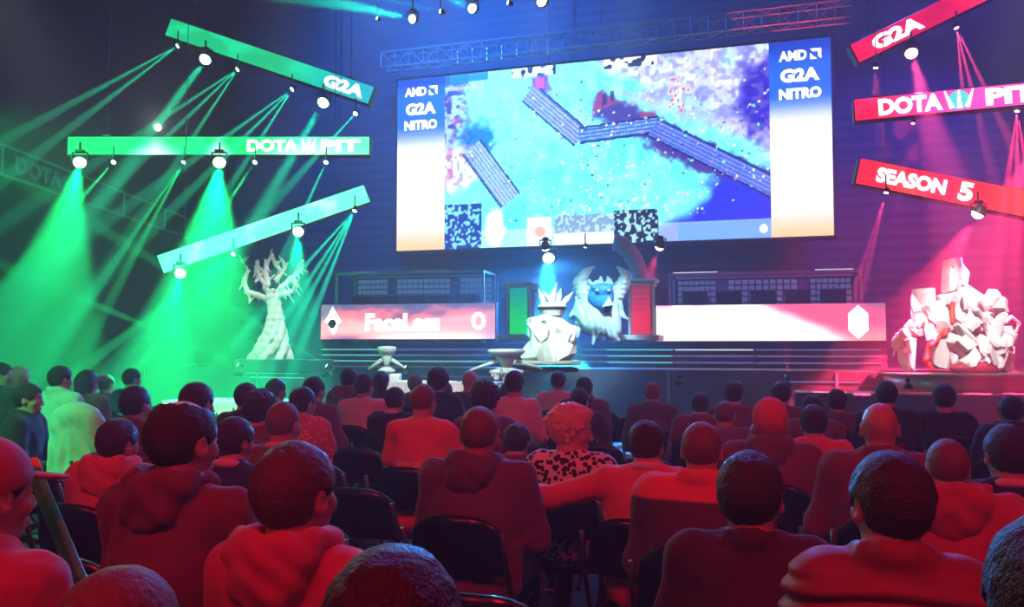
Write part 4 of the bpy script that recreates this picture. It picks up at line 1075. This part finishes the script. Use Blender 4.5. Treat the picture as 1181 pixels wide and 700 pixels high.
# ---------- chairs
def make_chair():
    o = thing('folding_chair', 'x', 'chair')
    def shell(w, fn, nu, nv, th):
        V = []; Fc = []
        for sgn in (0, 1):
            for a in range(nu+1):
                for b_ in range(nv+1): V.append(fn(a/nu*2-1, b_/nv, sgn*th))
        n = (nu+1)*(nv+1); ix = lambda a, b_, s_: s_*n+a*(nv+1)+b_
        for a in range(nu):
            for b_ in range(nv):
                Fc.append((ix(a, b_, 0), ix(a+1, b_, 0), ix(a+1, b_+1, 0), ix(a, b_+1, 0))); Fc.append((ix(a, b_, 1), ix(a, b_+1, 1), ix(a+1, b_+1, 1), ix(a+1, b_, 1)))
        for a in range(nu):
            Fc.append((ix(a, 0, 0), ix(a, 0, 1), ix(a+1, 0, 1), ix(a+1, 0, 0))); Fc.append((ix(a, nv, 0), ix(a+1, nv, 0), ix(a+1, nv, 1), ix(a, nv, 1)))
        for b_ in range(nv):
            Fc.append((ix(0, b_, 0), ix(0, b_+1, 0), ix(0, b_+1, 1), ix(0, b_, 1))); Fc.append((ix(nu, b_, 0), ix(nu, b_, 1), ix(nu, b_+1, 1), ix(nu, b_+1, 0)))
        return Fc, V
    # backrest: curved, rounded upper corners
    def bk(u, v, t):
        wz = .225*(1-.10*v); top = .86-.07*abs(u)**3.2; z = .60+(top-.60)*v
        return (u*wz, -.225-.05*v+.045*u*u-.012*math.sin(v*PI)+t, z)
    Fc, V = shell(0, bk, 14, 6, .018); MB().add(V, Fc).build('backrest', M['blackgloss'], o, True)
    def st(u, v, t): return (u*(.215-.02*(1-v)), -.20+.41*v, .44+.018*u*u-.012*math.sin(v*PI)-(.025*max(0, v-.85)/.15)-.02+t)
    Fc, V = shell(0, st, 12, 8, .02); MB().add(V, Fc).build('seat', M['blackgloss'], o, True)
    for s in (-1, 1):
        MB().tube([(s*.225, -.29, .80), (s*.228, -.22, .60), (s*.23, -.12, .44), (s*.23, .20, .02)], .0115, 8).build('leg', M['chrome'], o, True)
        MB().tube([(s*.20, .17, .43), (s*.20, .02, .30), (s*.20, -.27, .02)], .0115, 8).build('leg', M['chrome'], o, True)
    MB().tube([(-.23, .16, .08), (.23, .16, .08)], .008, 6).build('crossbar', M['chrome'], o); MB().tube([(-.2, -.2, .1), (.2, -.2, .1)], .008, 6).build('crossbar', M['chrome'], o)
    f = MB()
    for s in (-1, 1): f.box((s*.23, .20, .012), (.035, .045, .024), bev=.005); f.box((s*.20, -.27, .012), (.035, .045, .024), bev=.005)
    f.build('rubber_feet', M['black'], o)
    return o
STOP = set('a the in of with and by on at his her to right left dark red long black middle its whose who behind'.split())
# photo column of the head, top of the head, head width, options
PEOPLE = [
 (3,420,19,'a','dark-haired person at the left edge of the far rows in green light','dark_shirt',dict(yaw=-60)),
 (23,424,19,'a','blond person lit bright green, second from the left edge in the far rows','pale_shirt',dict(yaw=-22,hair='blond',pose='phone')),
 (71,418,21,'a','dark-haired person in a pale jacket lit green, head turned right','pale_jacket',dict(yaw=-18,kind='jacket')),
 (102,429,20,'a','long-haired person in a dark red jacket between two dark-haired neighbours at left','maroon',dict(hairstyle='long',kind='jacket')),
 (123,433,16,'a','small dark-haired person right behind the long-haired one at left','dark_shirt',dict()),
 (153,426,17,'a','dark-haired person in a navy top, rightmost of the green-lit rows','navy',dict(yaw=-18)),
 (34,444,25,'a','person in black sitting sideways at the left, lap towards the right','black',dict(face=-65,kind='jacket',pose='lap')),
 (157,447,31,'a','dark-haired person in a dark red top with light piping, behind the red hoodie at left','maroon',dict(kind='jacket')),
 (138,486,38,'a','person in a bright red hoodie with the hood down, left of the big balding man','red',dict(kind='hoodie',yaw=-10,build=1.15)),
 (213,463,76,'a','big balding man in a dark red hooded parka looking to the right','maroon',dict(kind='hoodie',yaw=-12,hairstyle='balding',build=1.18,head=1.05)),
 (228,443,34,'a','dark-haired person right behind the big balding man','black',dict()),
 (285,443,24,'a','dark-haired person in the middle rows, directly above the hooded parka shoulder','dark_shirt',dict()),
 (301,453,29,'a','person with bushy dark red hair left of the one in a patterned red jacket','maroon',dict(hairstyle='bushy')),
 (319,438,20,'a','dark-haired person in a dark top, in front of the cropped head with the white collar','black',dict(yaw=-13)),
 (272,484,38,'a','person in a dark jacket with a white collar, right of the big balding man','navy',dict(kind='collar',yaw=-15)),
 (328,464,38,'a','person with cropped hair, pale collar and dark maroon jacket in the middle left','maroon',dict(kind='collar',hairstyle='cropped',build=1.1)),
 (350,448,26,'a','dark-haired person in a bright red patterned jacket at the middle left','redpattern',dict(kind='jacket',yaw=-11)),
 (363,436,22,'a','dark-haired person in a maroon top left of the pale pink shirt','maroon',dict(yaw=-11)),
 (403,426,18,'a','person in a dark red hooded top left in front of the pale pink shirt','maroon',dict(kind='hoodie')),
 (421,433,20,'a','dark-haired person in a pale pink shirt leaning left','pink_shirt',dict(yaw=-11,build=1.15)),
 (440,430,16,'a','person with long straight black hair right of the pale pink shirt','black',dict(hairstyle='long')),
 (456,448,21,'a','dark-haired person in a black jacket with a light collar left of the red jersey','black',dict(kind='collar')),
 (479,433,16,'a','small person with black hair in front of the red jersey wearer','dark_shirt',dict()),
 (489,444,29,'a','person in a bright red sports jersey with a row of pale letters on the back','redjersey',dict(kind='tee',hairstyle='cropped',jersey=1)),
 (506,427,20,'a','person with curly black hair in the front rows near the screen centre','black',dict(hairstyle='bushy')),
 (512,441,19,'a','dark-haired person right of the red jersey wearer','purple',dict()),
 (542,427,19,'a','bald man in the front rows left of the two joined heads','dark_shirt',dict(hairstyle='bald')),
 (560,442,28,'a','person with round brown hair left of the white collar, front of the hooded man','purple',dict(hairstyle='bushy')),
 (586,443,20,'a','dark-haired person with a pale pink collar in the centre rows','dark_shirt',dict(kind='collar')),
 (594,429,22,'a','person in a pale pink shirt with dark red hair in the centre rows','pink_shirt',dict()),
 (553,470,46,'a','big man in a dark purple hooded jacket at the centre','purple',dict(kind='hoodie',build=1.22,hairstyle='cropped',yaw=10)),
 (597,491,24,'a','person in purple half hidden right behind the big hooded man','purple',dict(yaw=-6)),
 (644,429,17,'a','dark-haired person in a pale pink shirt alone in the front row, right of centre','pink_shirt',dict()),
 (674,436,19,'a','person in a dark hooded coat in the front row right of the pale pink shirt','maroon',dict(kind='hoodie',build=1.1)),
 (669,449,20,'a','dark-haired person directly in front of the blond woman','dark_shirt',dict(yaw=-9)),
 (659,469,46,'a','blond woman in a leopard patterned top with her face turned right','leopard',dict(yaw=-72,hair='blond',hairstyle='updo',kind='tee',pitch=-6)),
 (746,488,35,'a','person in an orange red sweater with the left arm stretched along a chair back','orange',dict(kind='tee',pose='stretch',yaw=-9,collar=1)),
 (753,441,20,'a','cropped-haired person in a navy jacket alone in the front rows, right of centre','navyred',dict(kind='jacket',hairstyle='cropped')),
 (808,454,19,'a','small dark-haired person left of the grey jacketed pair at right','maroon',dict()),
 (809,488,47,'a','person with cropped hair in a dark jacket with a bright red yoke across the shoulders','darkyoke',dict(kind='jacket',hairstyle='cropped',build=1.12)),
 (847,441,21,'a','dark-haired person in the front rows left of the knit-capped person','maroon',dict(yaw=-9)),
 (836,463,24,'a','cropped-haired person with bare neck between the front rows and the knit cap','maroon',dict(hairstyle='cropped',kind='tee')),
 (888,463,36,'a','person in a red knit cap and thick dark red hooded coat','maroon',dict(hairstyle='beanie',kind='hoodie',build=1.25)),
 (901,441,22,'a','dark-haired person in the front rows above the knit cap','maroon',dict()),
 (938,469,29,'a','person with short hair in a bright red shirt right of the knit cap','red',dict(kind='tee',hairstyle='short')),
 (937,457,22,'a','person with dark hair right in front of the bright red shirt','maroon',dict()),
 (965,450,21,'a','dark-haired person in a dark purple top in the front rows at right','purple',dict()),
 (1014,465,43,'a','balding man in a dark coat lit bright red on his crown at right','maroon',dict(hairstyle='bald',kind='jacket',build=1.1)),
 (1022,441,23,'a','black-haired person in a black top in front of the balding man at right','black',dict(yaw=-6)),
 (1088,444,24,'a','dark-haired person in a black t-shirt with bare elbows out at right','black',dict(kind='tee',pose='elbows')),
 (1165,458,25,'a','black-haired person in a black jacket near the right edge','black',dict(yaw=12,kind='jacket')),
 (1092,508,46,'a','person with cropped hair in a bright red hooded coat with broad back at right','redcoat',dict(kind='hoodie',hairstyle='cropped',build=1.15)),
 (1161,493,48,'a','dark-haired person at the right edge with a lit collar','black',dict(kind='collar',hairstyle='short',yaw=10)),
 (865,525,72,'a','dark-haired man in a dark maroon jacket in the near right, ear showing right','darkmaroon',dict(kind='jacket',yaw=-8,build=1.02)),
 (1025,527,82,'a','man with short hair in a quilted red puffer jacket in the near right','puffer',dict(kind='puffer',yaw=22,build=.90)),
 (343,515,82,'a','man with short brown hair in a wine red hooded sweatshirt in the near left','wine',dict(kind='hoodie',yaw=-12,pitch=4,build=.9)),
 (-14,512,86,'a','person in a cap and red jacket at the left edge beside a green banner stick','redjacket',dict(pose='hold',kind='jacket',hairstyle='cap',yaw=-13)),
 (142,657,128,'a','person with shaved head at the bottom left corner','wine',dict(hairstyle='cropped',yaw=-4)),
 (456,641,150,'a','person with dark hair rimmed blue at the bottom edge','darkmaroon',dict(hairstyle='short')),
 (1222,604,140,'a','person cut by the bottom right edge with purple rimmed head','darkmaroon',dict(hairstyle='short')),
]

ROWN = [8, 9, 7, 8, 11, 10, 6, 6, 4, 2.55, 5, 7, 6, 9, 4, 5, 7, 8, 10, 9, 11, 8, 12, 6, 9, 10, 11, 7, 10, 9, 4.35, 6, 12, 11, 9, 5.35, 4.55, 10, 9, 4, 10, 8, 6, 11, 7, 9, 10, 5, 9, 10, 9, 4, 5, 3, 2.4, 2.05, 1.45, 1, 1, 1]
ur = ux.copy(); vr = vy.copy()
ROW0 = .34; ROWS_ = .80; ROWV = (vr.x, vr.y)
for i, (px, yt, w_, _, lab, mt_, op) in enumerate(PEOPLE):
    pass
def place_people():
    ch0 = make_chair(); index_kids(); used = False; occ = []
    for i, (px, yt, w_, _, lab, mt_, op) in enumerate(PEOPLE):
        body, root, rz, Y, arms = person(i, px, yt, w_, lab, mt_, op, ROWN[i])
        c = ch0 if not used else copy_tree(ch0)
        used = True
        c.location = root; c.rotation_euler = (0, 0, rz)
        ws = ('black folding chair under the '+lab).split()[:16]
        while ws[-1] in STOP or ws[-1].endswith(','): ws[-1] = ws[-1].rstrip(','); ws = ws[:-1] if ws[-1] in STOP else ws
        c['label'] = ' '.join(ws); c['group'] = 'black folding chairs with people on them'
        occ.append((root.x, root.y))
    n = 0
    for r in range(1, 13):
        lat0 = {1: -1.6, 2: -2.6, 3: -3.6}.get(r, -4.4-.42*(r-4)); lat1 = {1: .9, 2: 1.2, 3: 1.5}.get(r, 1.5+.12*r)
        x = lat0
        while x < lat1:
            p = ur*x+vr*(ROW0+ROWS_*r-.06)
            if p.y > .55 and all(math.hypot(p.x-a, p.y-b) > .56 for a, b in occ) and abs(p.x) < p.y*.66+.3 and p.y < 11.4:
                c = copy_tree(ch0); c.location = (p.x, p.y, 0); c.rotation_euler = (0, 0, THS+random.uniform(-.06, .06))
                c['label'] = 'empty black glossy folding chair in the dark rows between seated people'; c['group'] = 'empty black folding chairs'; n += 1
                occ.append((p.x, p.y)); x += .56
            else: x += .08
    return ch0
CH0 = place_people()

# ---------- coat on a chair back, lit green
cp_ = P(94, 463, 6.35); root = Vector((cp_.x, cp_.y, 0))
sd = SDF(.014)
H_ = cp_.z
sd.bx((0, -.03, H_-.30), (.20, .05, .26), rotm(0, .10), rd=.06, k=.05); sd.el((0, -.03, H_-.08), (.15, .07, .08), k=.06)
sd.rc((-.17, -.02, H_-.16), (-.22, .0, H_-.52), .06, .045, k=.05); sd.rc((.17, -.02, H_-.16), (.23, .02, H_-.55), .06, .045, k=.05)
v, f_ = sd.mesh(lambda X: .013*np.sin(X[..., 0]*48+5*noise3(X, 6)+X[..., 2]*6)*np.clip((H_-.08-X[..., 2])*4, 0, 1)+.006*noise3(X, 20))
o = link('coat', mesh('coat', v, f_, True), CM['mint'], None, root, (0, 0, THS)); tag(o, 'pale coat hanging over a chair back, lit mint green, at the left', 'coat')
# ---------- the folded green banner stick at the left edge
a, b = P(36, 536, 2.25), P(101, 694, 1.96)
R_ = frame_from(b, a); L_ = (b-a).length
o = thing('cheering_stick', 'long flat green cardboard cheering stick with an orange tip at the left edge', 'stick', (a+b)/2, rot=R_.to_euler())
MB().box((-.02, 0, 0), (L_-.02, .018, .056), bev=.004).build('stick', mat('green_card', (.07, .50, .10), .6, noise=.2, nscale=30), o)
t_ = MB().box((L_/2-.025, -.001, 0), (.05, .022, .058), bev=.006).build('tip', mat('orange_card', (.85, .22, .06), .6), o); t_['label'] = 'orange tip'
e = MB()
for k_ in range(14): e.box((-L_/2+.02+k_*L_*.045, -.0105, -.022), (.006, .002, .006))
e.build('printed_edge', CM['collar'], o)
# ================================================================== RIGGING
def truss(name, A, B, w, label, group='aluminium lighting trusses', nb=None):
    R = frame_from(A, B); L = (B-A).length; c = (A+B)/2
    o = thing('lighting_truss', label, 'truss', c, rot=R.to_euler(), group=group)
    cs = [(-w/2, -w/2), (w/2, -w/2), (w/2, w/2), (-w/2, w/2)]
    for (y, z) in cs: MB().tube([(-L/2, y, z), (L/2, y, z)], .028, 6).build('chord', M['alu'], o)
    nb = nb or int(L/w); mb = MB()
    for i in range(nb):
        x0, x1 = -L/2+L*i/nb, -L/2+L*(i+1)/nb
        for k in range(4):
            a, b = cs[k], cs[(k+1) % 4]
            if i % 2: a, b = b, a
            mb.tube([(x0, a[0], a[1]), (x1, b[0], b[1])], .015, 5, cap=False)
            mb.tube([(x0, cs[k][0], cs[k][1]), (x0, cs[(k+1) % 4][0], cs[(k+1) % 4][1])], .012, 5, cap=False)
    mb.build('bracing', M['alu'], o)
    Ri = R.inverted()
    for q in (.1, .5, .9):
        b_ = Vector(((q-.5)*L, 0, w/2)); w_ = c+R@b_
        if ZH-w_.z > .05: MB().tube([b_, b_+Ri@Vector((0, 0, ZH-.03-w_.z))], .012, 5).build('hanging_cable', M['chrome'], o)
    return o
truss('t', P(443, 72, 24.0), P(985, 12, 20.4), .42, 'long aluminium truss hanging just above the big screen')
truss('t', P(330, -22, 16), P(760, -22, 16), .4, 'aluminium truss at the very top carrying the teal spotlights', nb=16)

index = {}
def aim(o, d):
    o.rotation_mode = 'QUATERNION'; o.rotation_quaternion = Vector(d).to_track_quat('-Z', 'Y')
def spot(parent, col, E, deg, blend=.35, r=.04, dz=-.03, rot=None, radius=None):
    l = bpy.data.lights.new('spot_beam', 'SPOT'); l.energy = E; l.color = col; l.spot_size = math.radians(deg); l.spot_blend = blend; l.shadow_soft_size = r
    o = bpy.data.objects.new('spot_beam', l); COL.objects.link(o); o.parent = parent; o.location = (0, 0, dz)
    if rot: o.rotation_euler = rot
    return o
EB = 1.0
def moving_head(px, py, Y, tx, ty, dT, col, lens, E, deg, label, size=1.0, lensE=14, drop=None):
    """a yoke spotlight whose lens is at (px,py,Y); the beam goes through (tx,ty) at Y+dT"""
    p0 = P(px, py, Y); d = (P(tx, ty, Y+dT)-p0).normalized()
    o = thing('moving_head_spotlight', label, 'spotlight', p0, 0, 'moving head spotlights')
    rl = .0055*Y*size*.5*2.0/2
    rl = lens*Y/2000
    MB().box((0, 0, rl*1.6+.03), (rl*1.4, rl*1.2, .05), bev=.01).build('base', M['black'], o)
    h = drop if drop else .16
    MB().tube([(0, 0, rl*1.6+.05), (0, 0, rl*1.6+.05+h)], .02, 6).build('hanging_clamp', M['chrome'], o)
    yk = MB()
    for s in (-1, 1): yk.box((s*rl*1.25, 0, rl*.75), (.02, .05, rl*1.7), bev=.004)
    yk.box((0, 0, rl*1.6), (rl*2.5, .06, .02)); yk.build('yoke', M['black'], o)
    hd = MB(); hd.lathe([(rl*.45, rl*1.5), (rl*.8, rl*1.2), (rl*1.0, rl*.5), (rl*1.15, 0), (rl*1.15, .0-.005), (rl*1.02, -.005)], 24)
    ho = hd.build('lamp_head', M['black'], o, True); aim(ho, d)
    ln = MB(); ln.lathe([(rl*.98, -.007), (rl*.93, -rl*.3), (rl*.75, -rl*.6), (rl*.42, -rl*.82), (rl*.1, -rl*.9)], 24)
    ln.build('lens', LENS(col, lensE), ho, True)
    spot(ho, col, E*EB, deg, .4, rl*.5, -rl*1.5)
    return o
_l = {}
def LENS(col, s):
    k = (col, s)
    if k not in _l:
        m = emat('lit_lens', tuple(.55+.45*c for c in col), s)
        _l[k] = m
    return _l[k]
def pin(px, py, Y, targets, dT, col, E, deg, label, lens=5.5, up=False, lensE=7):
    p0 = P(px, py, Y); o = thing('pinspot_light', label, 'spotlight', p0, 0, 'small pin spot lights')
    rl = lens*Y/2000
    c = MB(); c.lathe([(rl*.8, rl*2.2), (rl*1.1, rl*1.8), (rl*1.15, -.004), (rl*1.02, -.004)], 16)
    t0 = targets[len(targets)//2]; d = (P(*t0, Y+dT)-p0).normalized(); ho = c.build('lamp_can', M['black'], o, True); aim(ho, d)
    MB().lathe([(rl, -.006), (rl*.7, -rl*.3), (rl*.2, -rl*.4)], 14).build('lens', LENS(col, lensE), ho, True)
    if up: MB().lathe([(rl*2, -rl*2.2-.1), (rl*2, -rl*2.2-.04), (rl*.6, -rl*2)], 14).build('base', M['black'], o, True)
    else: MB().tube([(0, 0, rl), (0, 0, rl*2+.22)], .015, 6).build('hanging_bracket', M['chrome'], o)
    for t in targets:
        dd = (P(*t, Y+dT)-p0).normalized()
        l = spot(o, col, E*EB, deg, .25, .008); l.location = tuple(dd*(rl*.9)); aim(l, dd)
    return o
G = (.0, 1, .22); GT = (.0, 1, .45); R = (1, .03, .10); RP = (1, .06, .22); C = (.03, .75, 1)
# big ones on the left
K = 52000
moving_head(237, 68, 17.8, 130, 215, -2.5, GT, 13, K*2.2, 5, 'big green spotlight under the left half of the topmost green banner')
moving_head(373, 118, 17.5, 290, 262, -2.5, GT, 13, K*2.2, 5, 'big green spotlight under the right half of the topmost green banner')
moving_head(92, 187, 17.0, 68, 300, -2.4, G, 14, K*1.1, 20, 'big green spotlight under the left end of the level green banner')
moving_head(253, 187, 17.0, 243, 290, -2.2, G, 14, K*1.8, 22, 'big green spotlight under the middle of the level green banner')
moving_head(208, 315, 16.5, 196, 370, -1.6, G, 12, K*.5, 20, 'big green spotlight under the left end of the mint banner')
moving_head(344, 267, 17.0, 340, 330, -1.8, GT, 12, K*.5, 18, 'big green spotlight under the right half of the mint banner')
moving_head(182, 147, 18.2, 182, 120, -6, (.85, 1, .95), 8, 800, 30, 'small white spotlight just above the level green banner', lensE=10)
# top
moving_head(476, 22, 16, 340, -8, -2.2, GT, 10, K*1.5, 8, 'teal spotlight at the top edge, left of the three in line', drop=.25)
moving_head(545, 10, 16, 440, -40, -2.2, GT, 11, K*1.2, 8, 'teal spotlight at the top edge, middle of the three in line', drop=.2)
moving_head(625, 2, 16, 560, -60, -2, GT, 12, K*.8, 8, 'teal spotlight at the top edge, right of the three in line', drop=.15)
# centre
moving_head(629, 285, 17.2, 634, 350, .9, C, 10, K*.9, 30, 'cyan spotlight hanging at the bottom edge of the big screen', lensE=14, drop=.02)
moving_head(761, 284, 18.0, 735, 360, .8, R, 11, K*.2, 24, 'pink red spotlight hanging at the bottom edge of the big screen', lensE=12, drop=.02)
# right
moving_head(1051, 61, 15.3, 1100, 240, -2.4, RP, 14, K*.8, 13, 'big pink spotlight under the steep red banner at the top right')
moving_head(1128, 246, 14.8, 1075, 330, .4, R, 14, K*.5, 34, 'big pink spotlight under the orange red banner on the right')
moving_head(1205, 150, 14.8, 1130, 330, 1.5, R, 14, K*1.0, 34, 'big red spotlight past the right edge under the middle red banner')
k = 190000
pin(205, 53, 17.9, [(120, 118), (100, 110)], -1, GT, k*.6, 3.4, 'small green pin spot near the left end of the topmost green banner')
pin(274, 80, 17.8, [(190, 160), (175, 145), (205, 185)], -1, GT, k*.6, 3.4, 'small green pin spot under the middle of the topmost green banner')
pin(337, 103, 17.6, [(262, 178), (250, 165), (275, 200)], -1, GT, k*.7, 3.4, 'small green pin spot between the two big spotlights of the topmost banner')
pin(410, 131, 17.5, [(376, 168)], -1, GT, k*.5, 3.4, 'small green pin spot near the right end of the topmost green banner')
pin(131, 187, 17.1, [(100, 222)], -1, G, k*.6, 3.4, 'small green pin spot under the level banner, first from the left')
pin(212, 187, 17.1, [(160, 262), (168, 270)], -1, G, k*.6, 3.4, 'small green pin spot under the level banner, second from the left')
pin(294, 187, 17.1, [(262, 235)], -1, G, k*.6, 3.4, 'small green pin spot under the level banner, third from the left')
pin(376, 187, 17.1, [(352, 240)], -1, GT, k*.5, 3.4, 'small green pin spot under the level banner, fourth from the left')
pin(269, 293, 16.7, [(228, 342), (220, 330)], -1, G, k*.9, 3, 'small green pin spot under the middle of the mint banner')
pin(409, 243, 17.3, [(352, 350), (340, 348), (366, 352), (330, 330)], -1, GT, k*1.0, 3.4, 'small green pin spot under the right end of the mint banner')
pin(508, 13, 16, [(450, 0)], -.4, GT, k*.3, 3, 'tiny teal pin spot at the top between the first and second teal spotlights')
pin(586, 3, 16, [(530, -14)], -.4, GT, k*.3, 3, 'tiny teal pin spot at the top between the second and third teal spotlights')
pin(435, 21, 16.5, [(400, 5)], -.4, GT, k*.1, 3, 'tiny teal pin spot at the top left of the first teal spotlight', lens=4)
pin(675, 285, 18, [(668, 310)], 0, C, k*.3, 4, 'tiny blue pin spot under the screen right of the cyan spotlight', lens=4)
pin(1010, 78, 15.3, [(1012, 160), (1004, 160), (1020, 160)], -.2, RP, k*.25, 4, 'small red pin spot left of the big pink spotlight')
pin(1103, 32, 15.2, [(1125, 120), (1140, 110), (1112, 120)], -.4, RP, k*.6, 4, 'small red pin spot under the steep red banner near the top edge')
pin(1053, 142, 15, [(1044, 190)], -.2, RP, k*.15, 3, 'tiny red pin spot under the pink banner', lens=4)
pin(1173, 128, 14.6, [(1173, 200), (1163, 200), (1185, 200)], -.2, R, k*.7, 5, 'small red pin spot under the pink banner near the right edge')
pin(1022, 222, 14.9, [(1000, 290), (1006, 290)], -.2, RP, k*.3, 4, 'small red pin spot under the left part of the orange red banner')
# floor spots shooting up
pin(275, 421, 15.4, [(150, 368)], -.3, G, k*.9, 3, 'small green floor spot shooting up to the left at the foot of the tree', up=True)
pin(377, 422, 15.4, [(262, 352)], -.3, G, k*.9, 3, 'small green floor spot shooting up to the left beside the left booth', up=True)
pin(468, 423, 15.0, [(440, 408)], -.1, G, k*.1, 3, 'tiny green floor spot right of the left mushroom ornament', lens=4, up=True)
pin(783, 431, 15.0, [(765, 370)], .6, R, k*.03, 4, 'small red floor spot on the stage edge, first of the two under the right booth', up=True, lensE=12)
pin(908, 433, 14.9, [(908, 375), (902, 375), (914, 375)], .6, R, k*.03, 6, 'small red floor spot on the stage edge, second of the two under the right booth', up=True, lensE=12)
pin(1047, 436, 14.6, [(1050, 400)], .6, R, k*.1, 10, 'small red floor spot at the left foot of the white rock sculpture', up=True, lens=5)

# house lights: red wash over the audience from the rear grid, coloured washes at the front, some added for the haze
def wash(px_w, target, col, E, deg, label, r=.25, blend=.6):
    o = thing('wash_light', label, 'spotlight', px_w, 0, 'wash lights outside the picture')
    d = (Vector(target)-Vector(px_w)).normalized()
    h = MB(); h.lathe([(.14, .32), (.2, .25), (.22, 0), (.2, 0)], 20); ho = h.build('lamp_head', M['black'], o, True); aim(ho, d)
    MB().lathe([(.19, .01), (.12, -.015), (.02, -.02)], 20).build('lens', LENS(col, 6), ho, True)
    MB().tube([(0, 0, .2), (0, 0, ZH-px_w[2])], .02, 6).build('hanging_rod', M['chrome'], o)
    spot(ho, col, E, deg, blend, r, -.06)
    return o
RW = (1, .012, .05)
wash((-1.0, -4.5, 9.0), (1.9, 5.2, 1), RW, WR*.95, 57, 'red wash light in the rear grid above the audience, central')
wash((7.0, -4.0, 9.0), (2.8, 5.5, 1), RW, WR*.6, 62, 'red wash light in the rear grid above the audience, right')
wash((-5.5, -3.5, 7.5), (-1.1, 3.4, .8), RW, WR*.35, 34, 'red wash light in the rear grid above the audience, left')
# blue rim light from the stage grid
wash((0.5, 19.5, 11.6), (0, 5, 1), (.12, .22, 1), WB, 70, 'blue wash light in the grid above the screen aimed at the audience')
wash((7.5, 17.5, 10.6), (2, 5, 1), (.16, .16, 1), WB*.8, 70, 'violet blue wash light right of the screen aimed at the audience')
wash((-3.5, 19.0, 11.2), (0, 26, 9.0), (.02, .22, 1), WB*3, 130, 'unseen blue wash light added for the haze above the left of the screen')  # unseen lamp added to turn haze and backdrop blue
wash((9.5, 15.5, 10.8), (9.0, 20.5, 5.0), (.16, .08, 1), WB*1.3, 75, 'unseen violet wash light added for the haze around the right banners')  # added out of view so the right background goes violet
wash((11.8, 14.5, 6.5), (9.0, 19.5, 2.0), (1, .01, .06), 5200, 85, 'unseen red wash light added for the haze at the right edge')  # offscreen lamp added to fill the right side with red haze
# green washes over the left audience and stage left
wash((-8.0, -1.0, 8.0), (-4.5, 7.4, .9), (.02, 1, .28), 7500, 22, 'green wash light above the left audience')
wash((-10.6, 15.5, 6.2), (-5.5, 17.5, 1.5), G, WG*1.5, 90, 'unseen green wash light added for the haze left of the stage')  # offscreen lamp added to feed the green haze on the left
# unseen key lights added to brighten the sculptures, tables and ornaments
WH = (1, .97, .95)
wash((6.3, 9.6, 8.2), (8.2, 15.6, 1.9), WH, WK*1.5, 15, 'unseen white key light added for the rock sculpture')
wash((-2.6, 9.8, 8.0), (-4.7, 17.1, 2.2), WH, WK*.7, 14, 'unseen white key light added for the tree sculpture')
wash((0.2, 9.8, 8.0), (.8, 16.2, 1.9), (.7, 1, .92), WK*2.0, 11, 'unseen mint key light added for the centre plinth')
wash((1.6, 10.2, 7.6), (1.8, 17.4, 2.2), (.45, .85, 1), WK*2.2, 11, 'unseen icy blue key light added for the horned figure')
wash((-6.2, 8.8, 7), (-4.7, 12.7, .75), (.8, 1, .9), WK*.5, 24, 'unseen white key light added for the draped tables at left')
wash((-1.5, 8.2, 7), (-1.4, 12.6, .7), WH, WK*.5, 26, 'unseen white key light added for the draped tables at centre')
wash((-.8, 8.8, 7.5), (-1.0, 15.1, 1.1), (.75, 1, .9), WK*.9, 22, 'unseen mint key light added for the ornaments before the stage')  # added because the ornaments came out too dark
wash((1.0, 23.6, 4.0), (.9, 20.9, 1.9), (.02, .28, 1), 15000, 85, 'hidden blue wash light added behind the screen bottom for the centre glow')  # hidden lamp added to make the blue glow at centre stage
# ================================================================== HAZE, WORLD, OUTPUT
w = bpy.data.worlds.new('world'); SC.world = w; w.use_nodes = True; nt = w.node_tree
nt.nodes['Background'].inputs[0].default_value = (.02, .03, .08, 1); nt.nodes['Background'].inputs[1].default_value = 0.0
vs_ = nt.nodes.new('ShaderNodeVolumeScatter'); vs_.inputs['Density'].default_value = HAZE; vs_.inputs['Anisotropy'].default_value = .15
vs_.inputs['Color'].default_value = (1, 1, 1, 1)
nt.links.new(vs_.outputs[0], nt.nodes['World Output'].inputs['Volume'])
SC.view_settings.view_transform = 'Standard'; SC.view_settings.look = 'None'; SC.view_settings.gamma = 1; SC.view_settings.use_curve_mapping = False
SC.view_settings.exposure = 0
cy = SC.cycles
cy.use_denoising = True
try: cy.denoiser = 'OPENIMAGEDENOISE'; cy.denoising_input_passes = 'RGB_ALBEDO_NORMAL'; cy.denoising_prefilter = 'ACCURATE'
except Exception: pass
cy.max_bounces = 5; cy.diffuse_bounces = 2; cy.glossy_bounces = 2; cy.transmission_bounces = 4; cy.volume_bounces = 0; cy.transparent_max_bounces = 6
cy.sample_clamp_indirect = 3; cy.sample_clamp_direct = 0; cy.caustics_reflective = False; cy.caustics_refractive = False
cy.use_light_tree = True; cy.use_adaptive_sampling = False
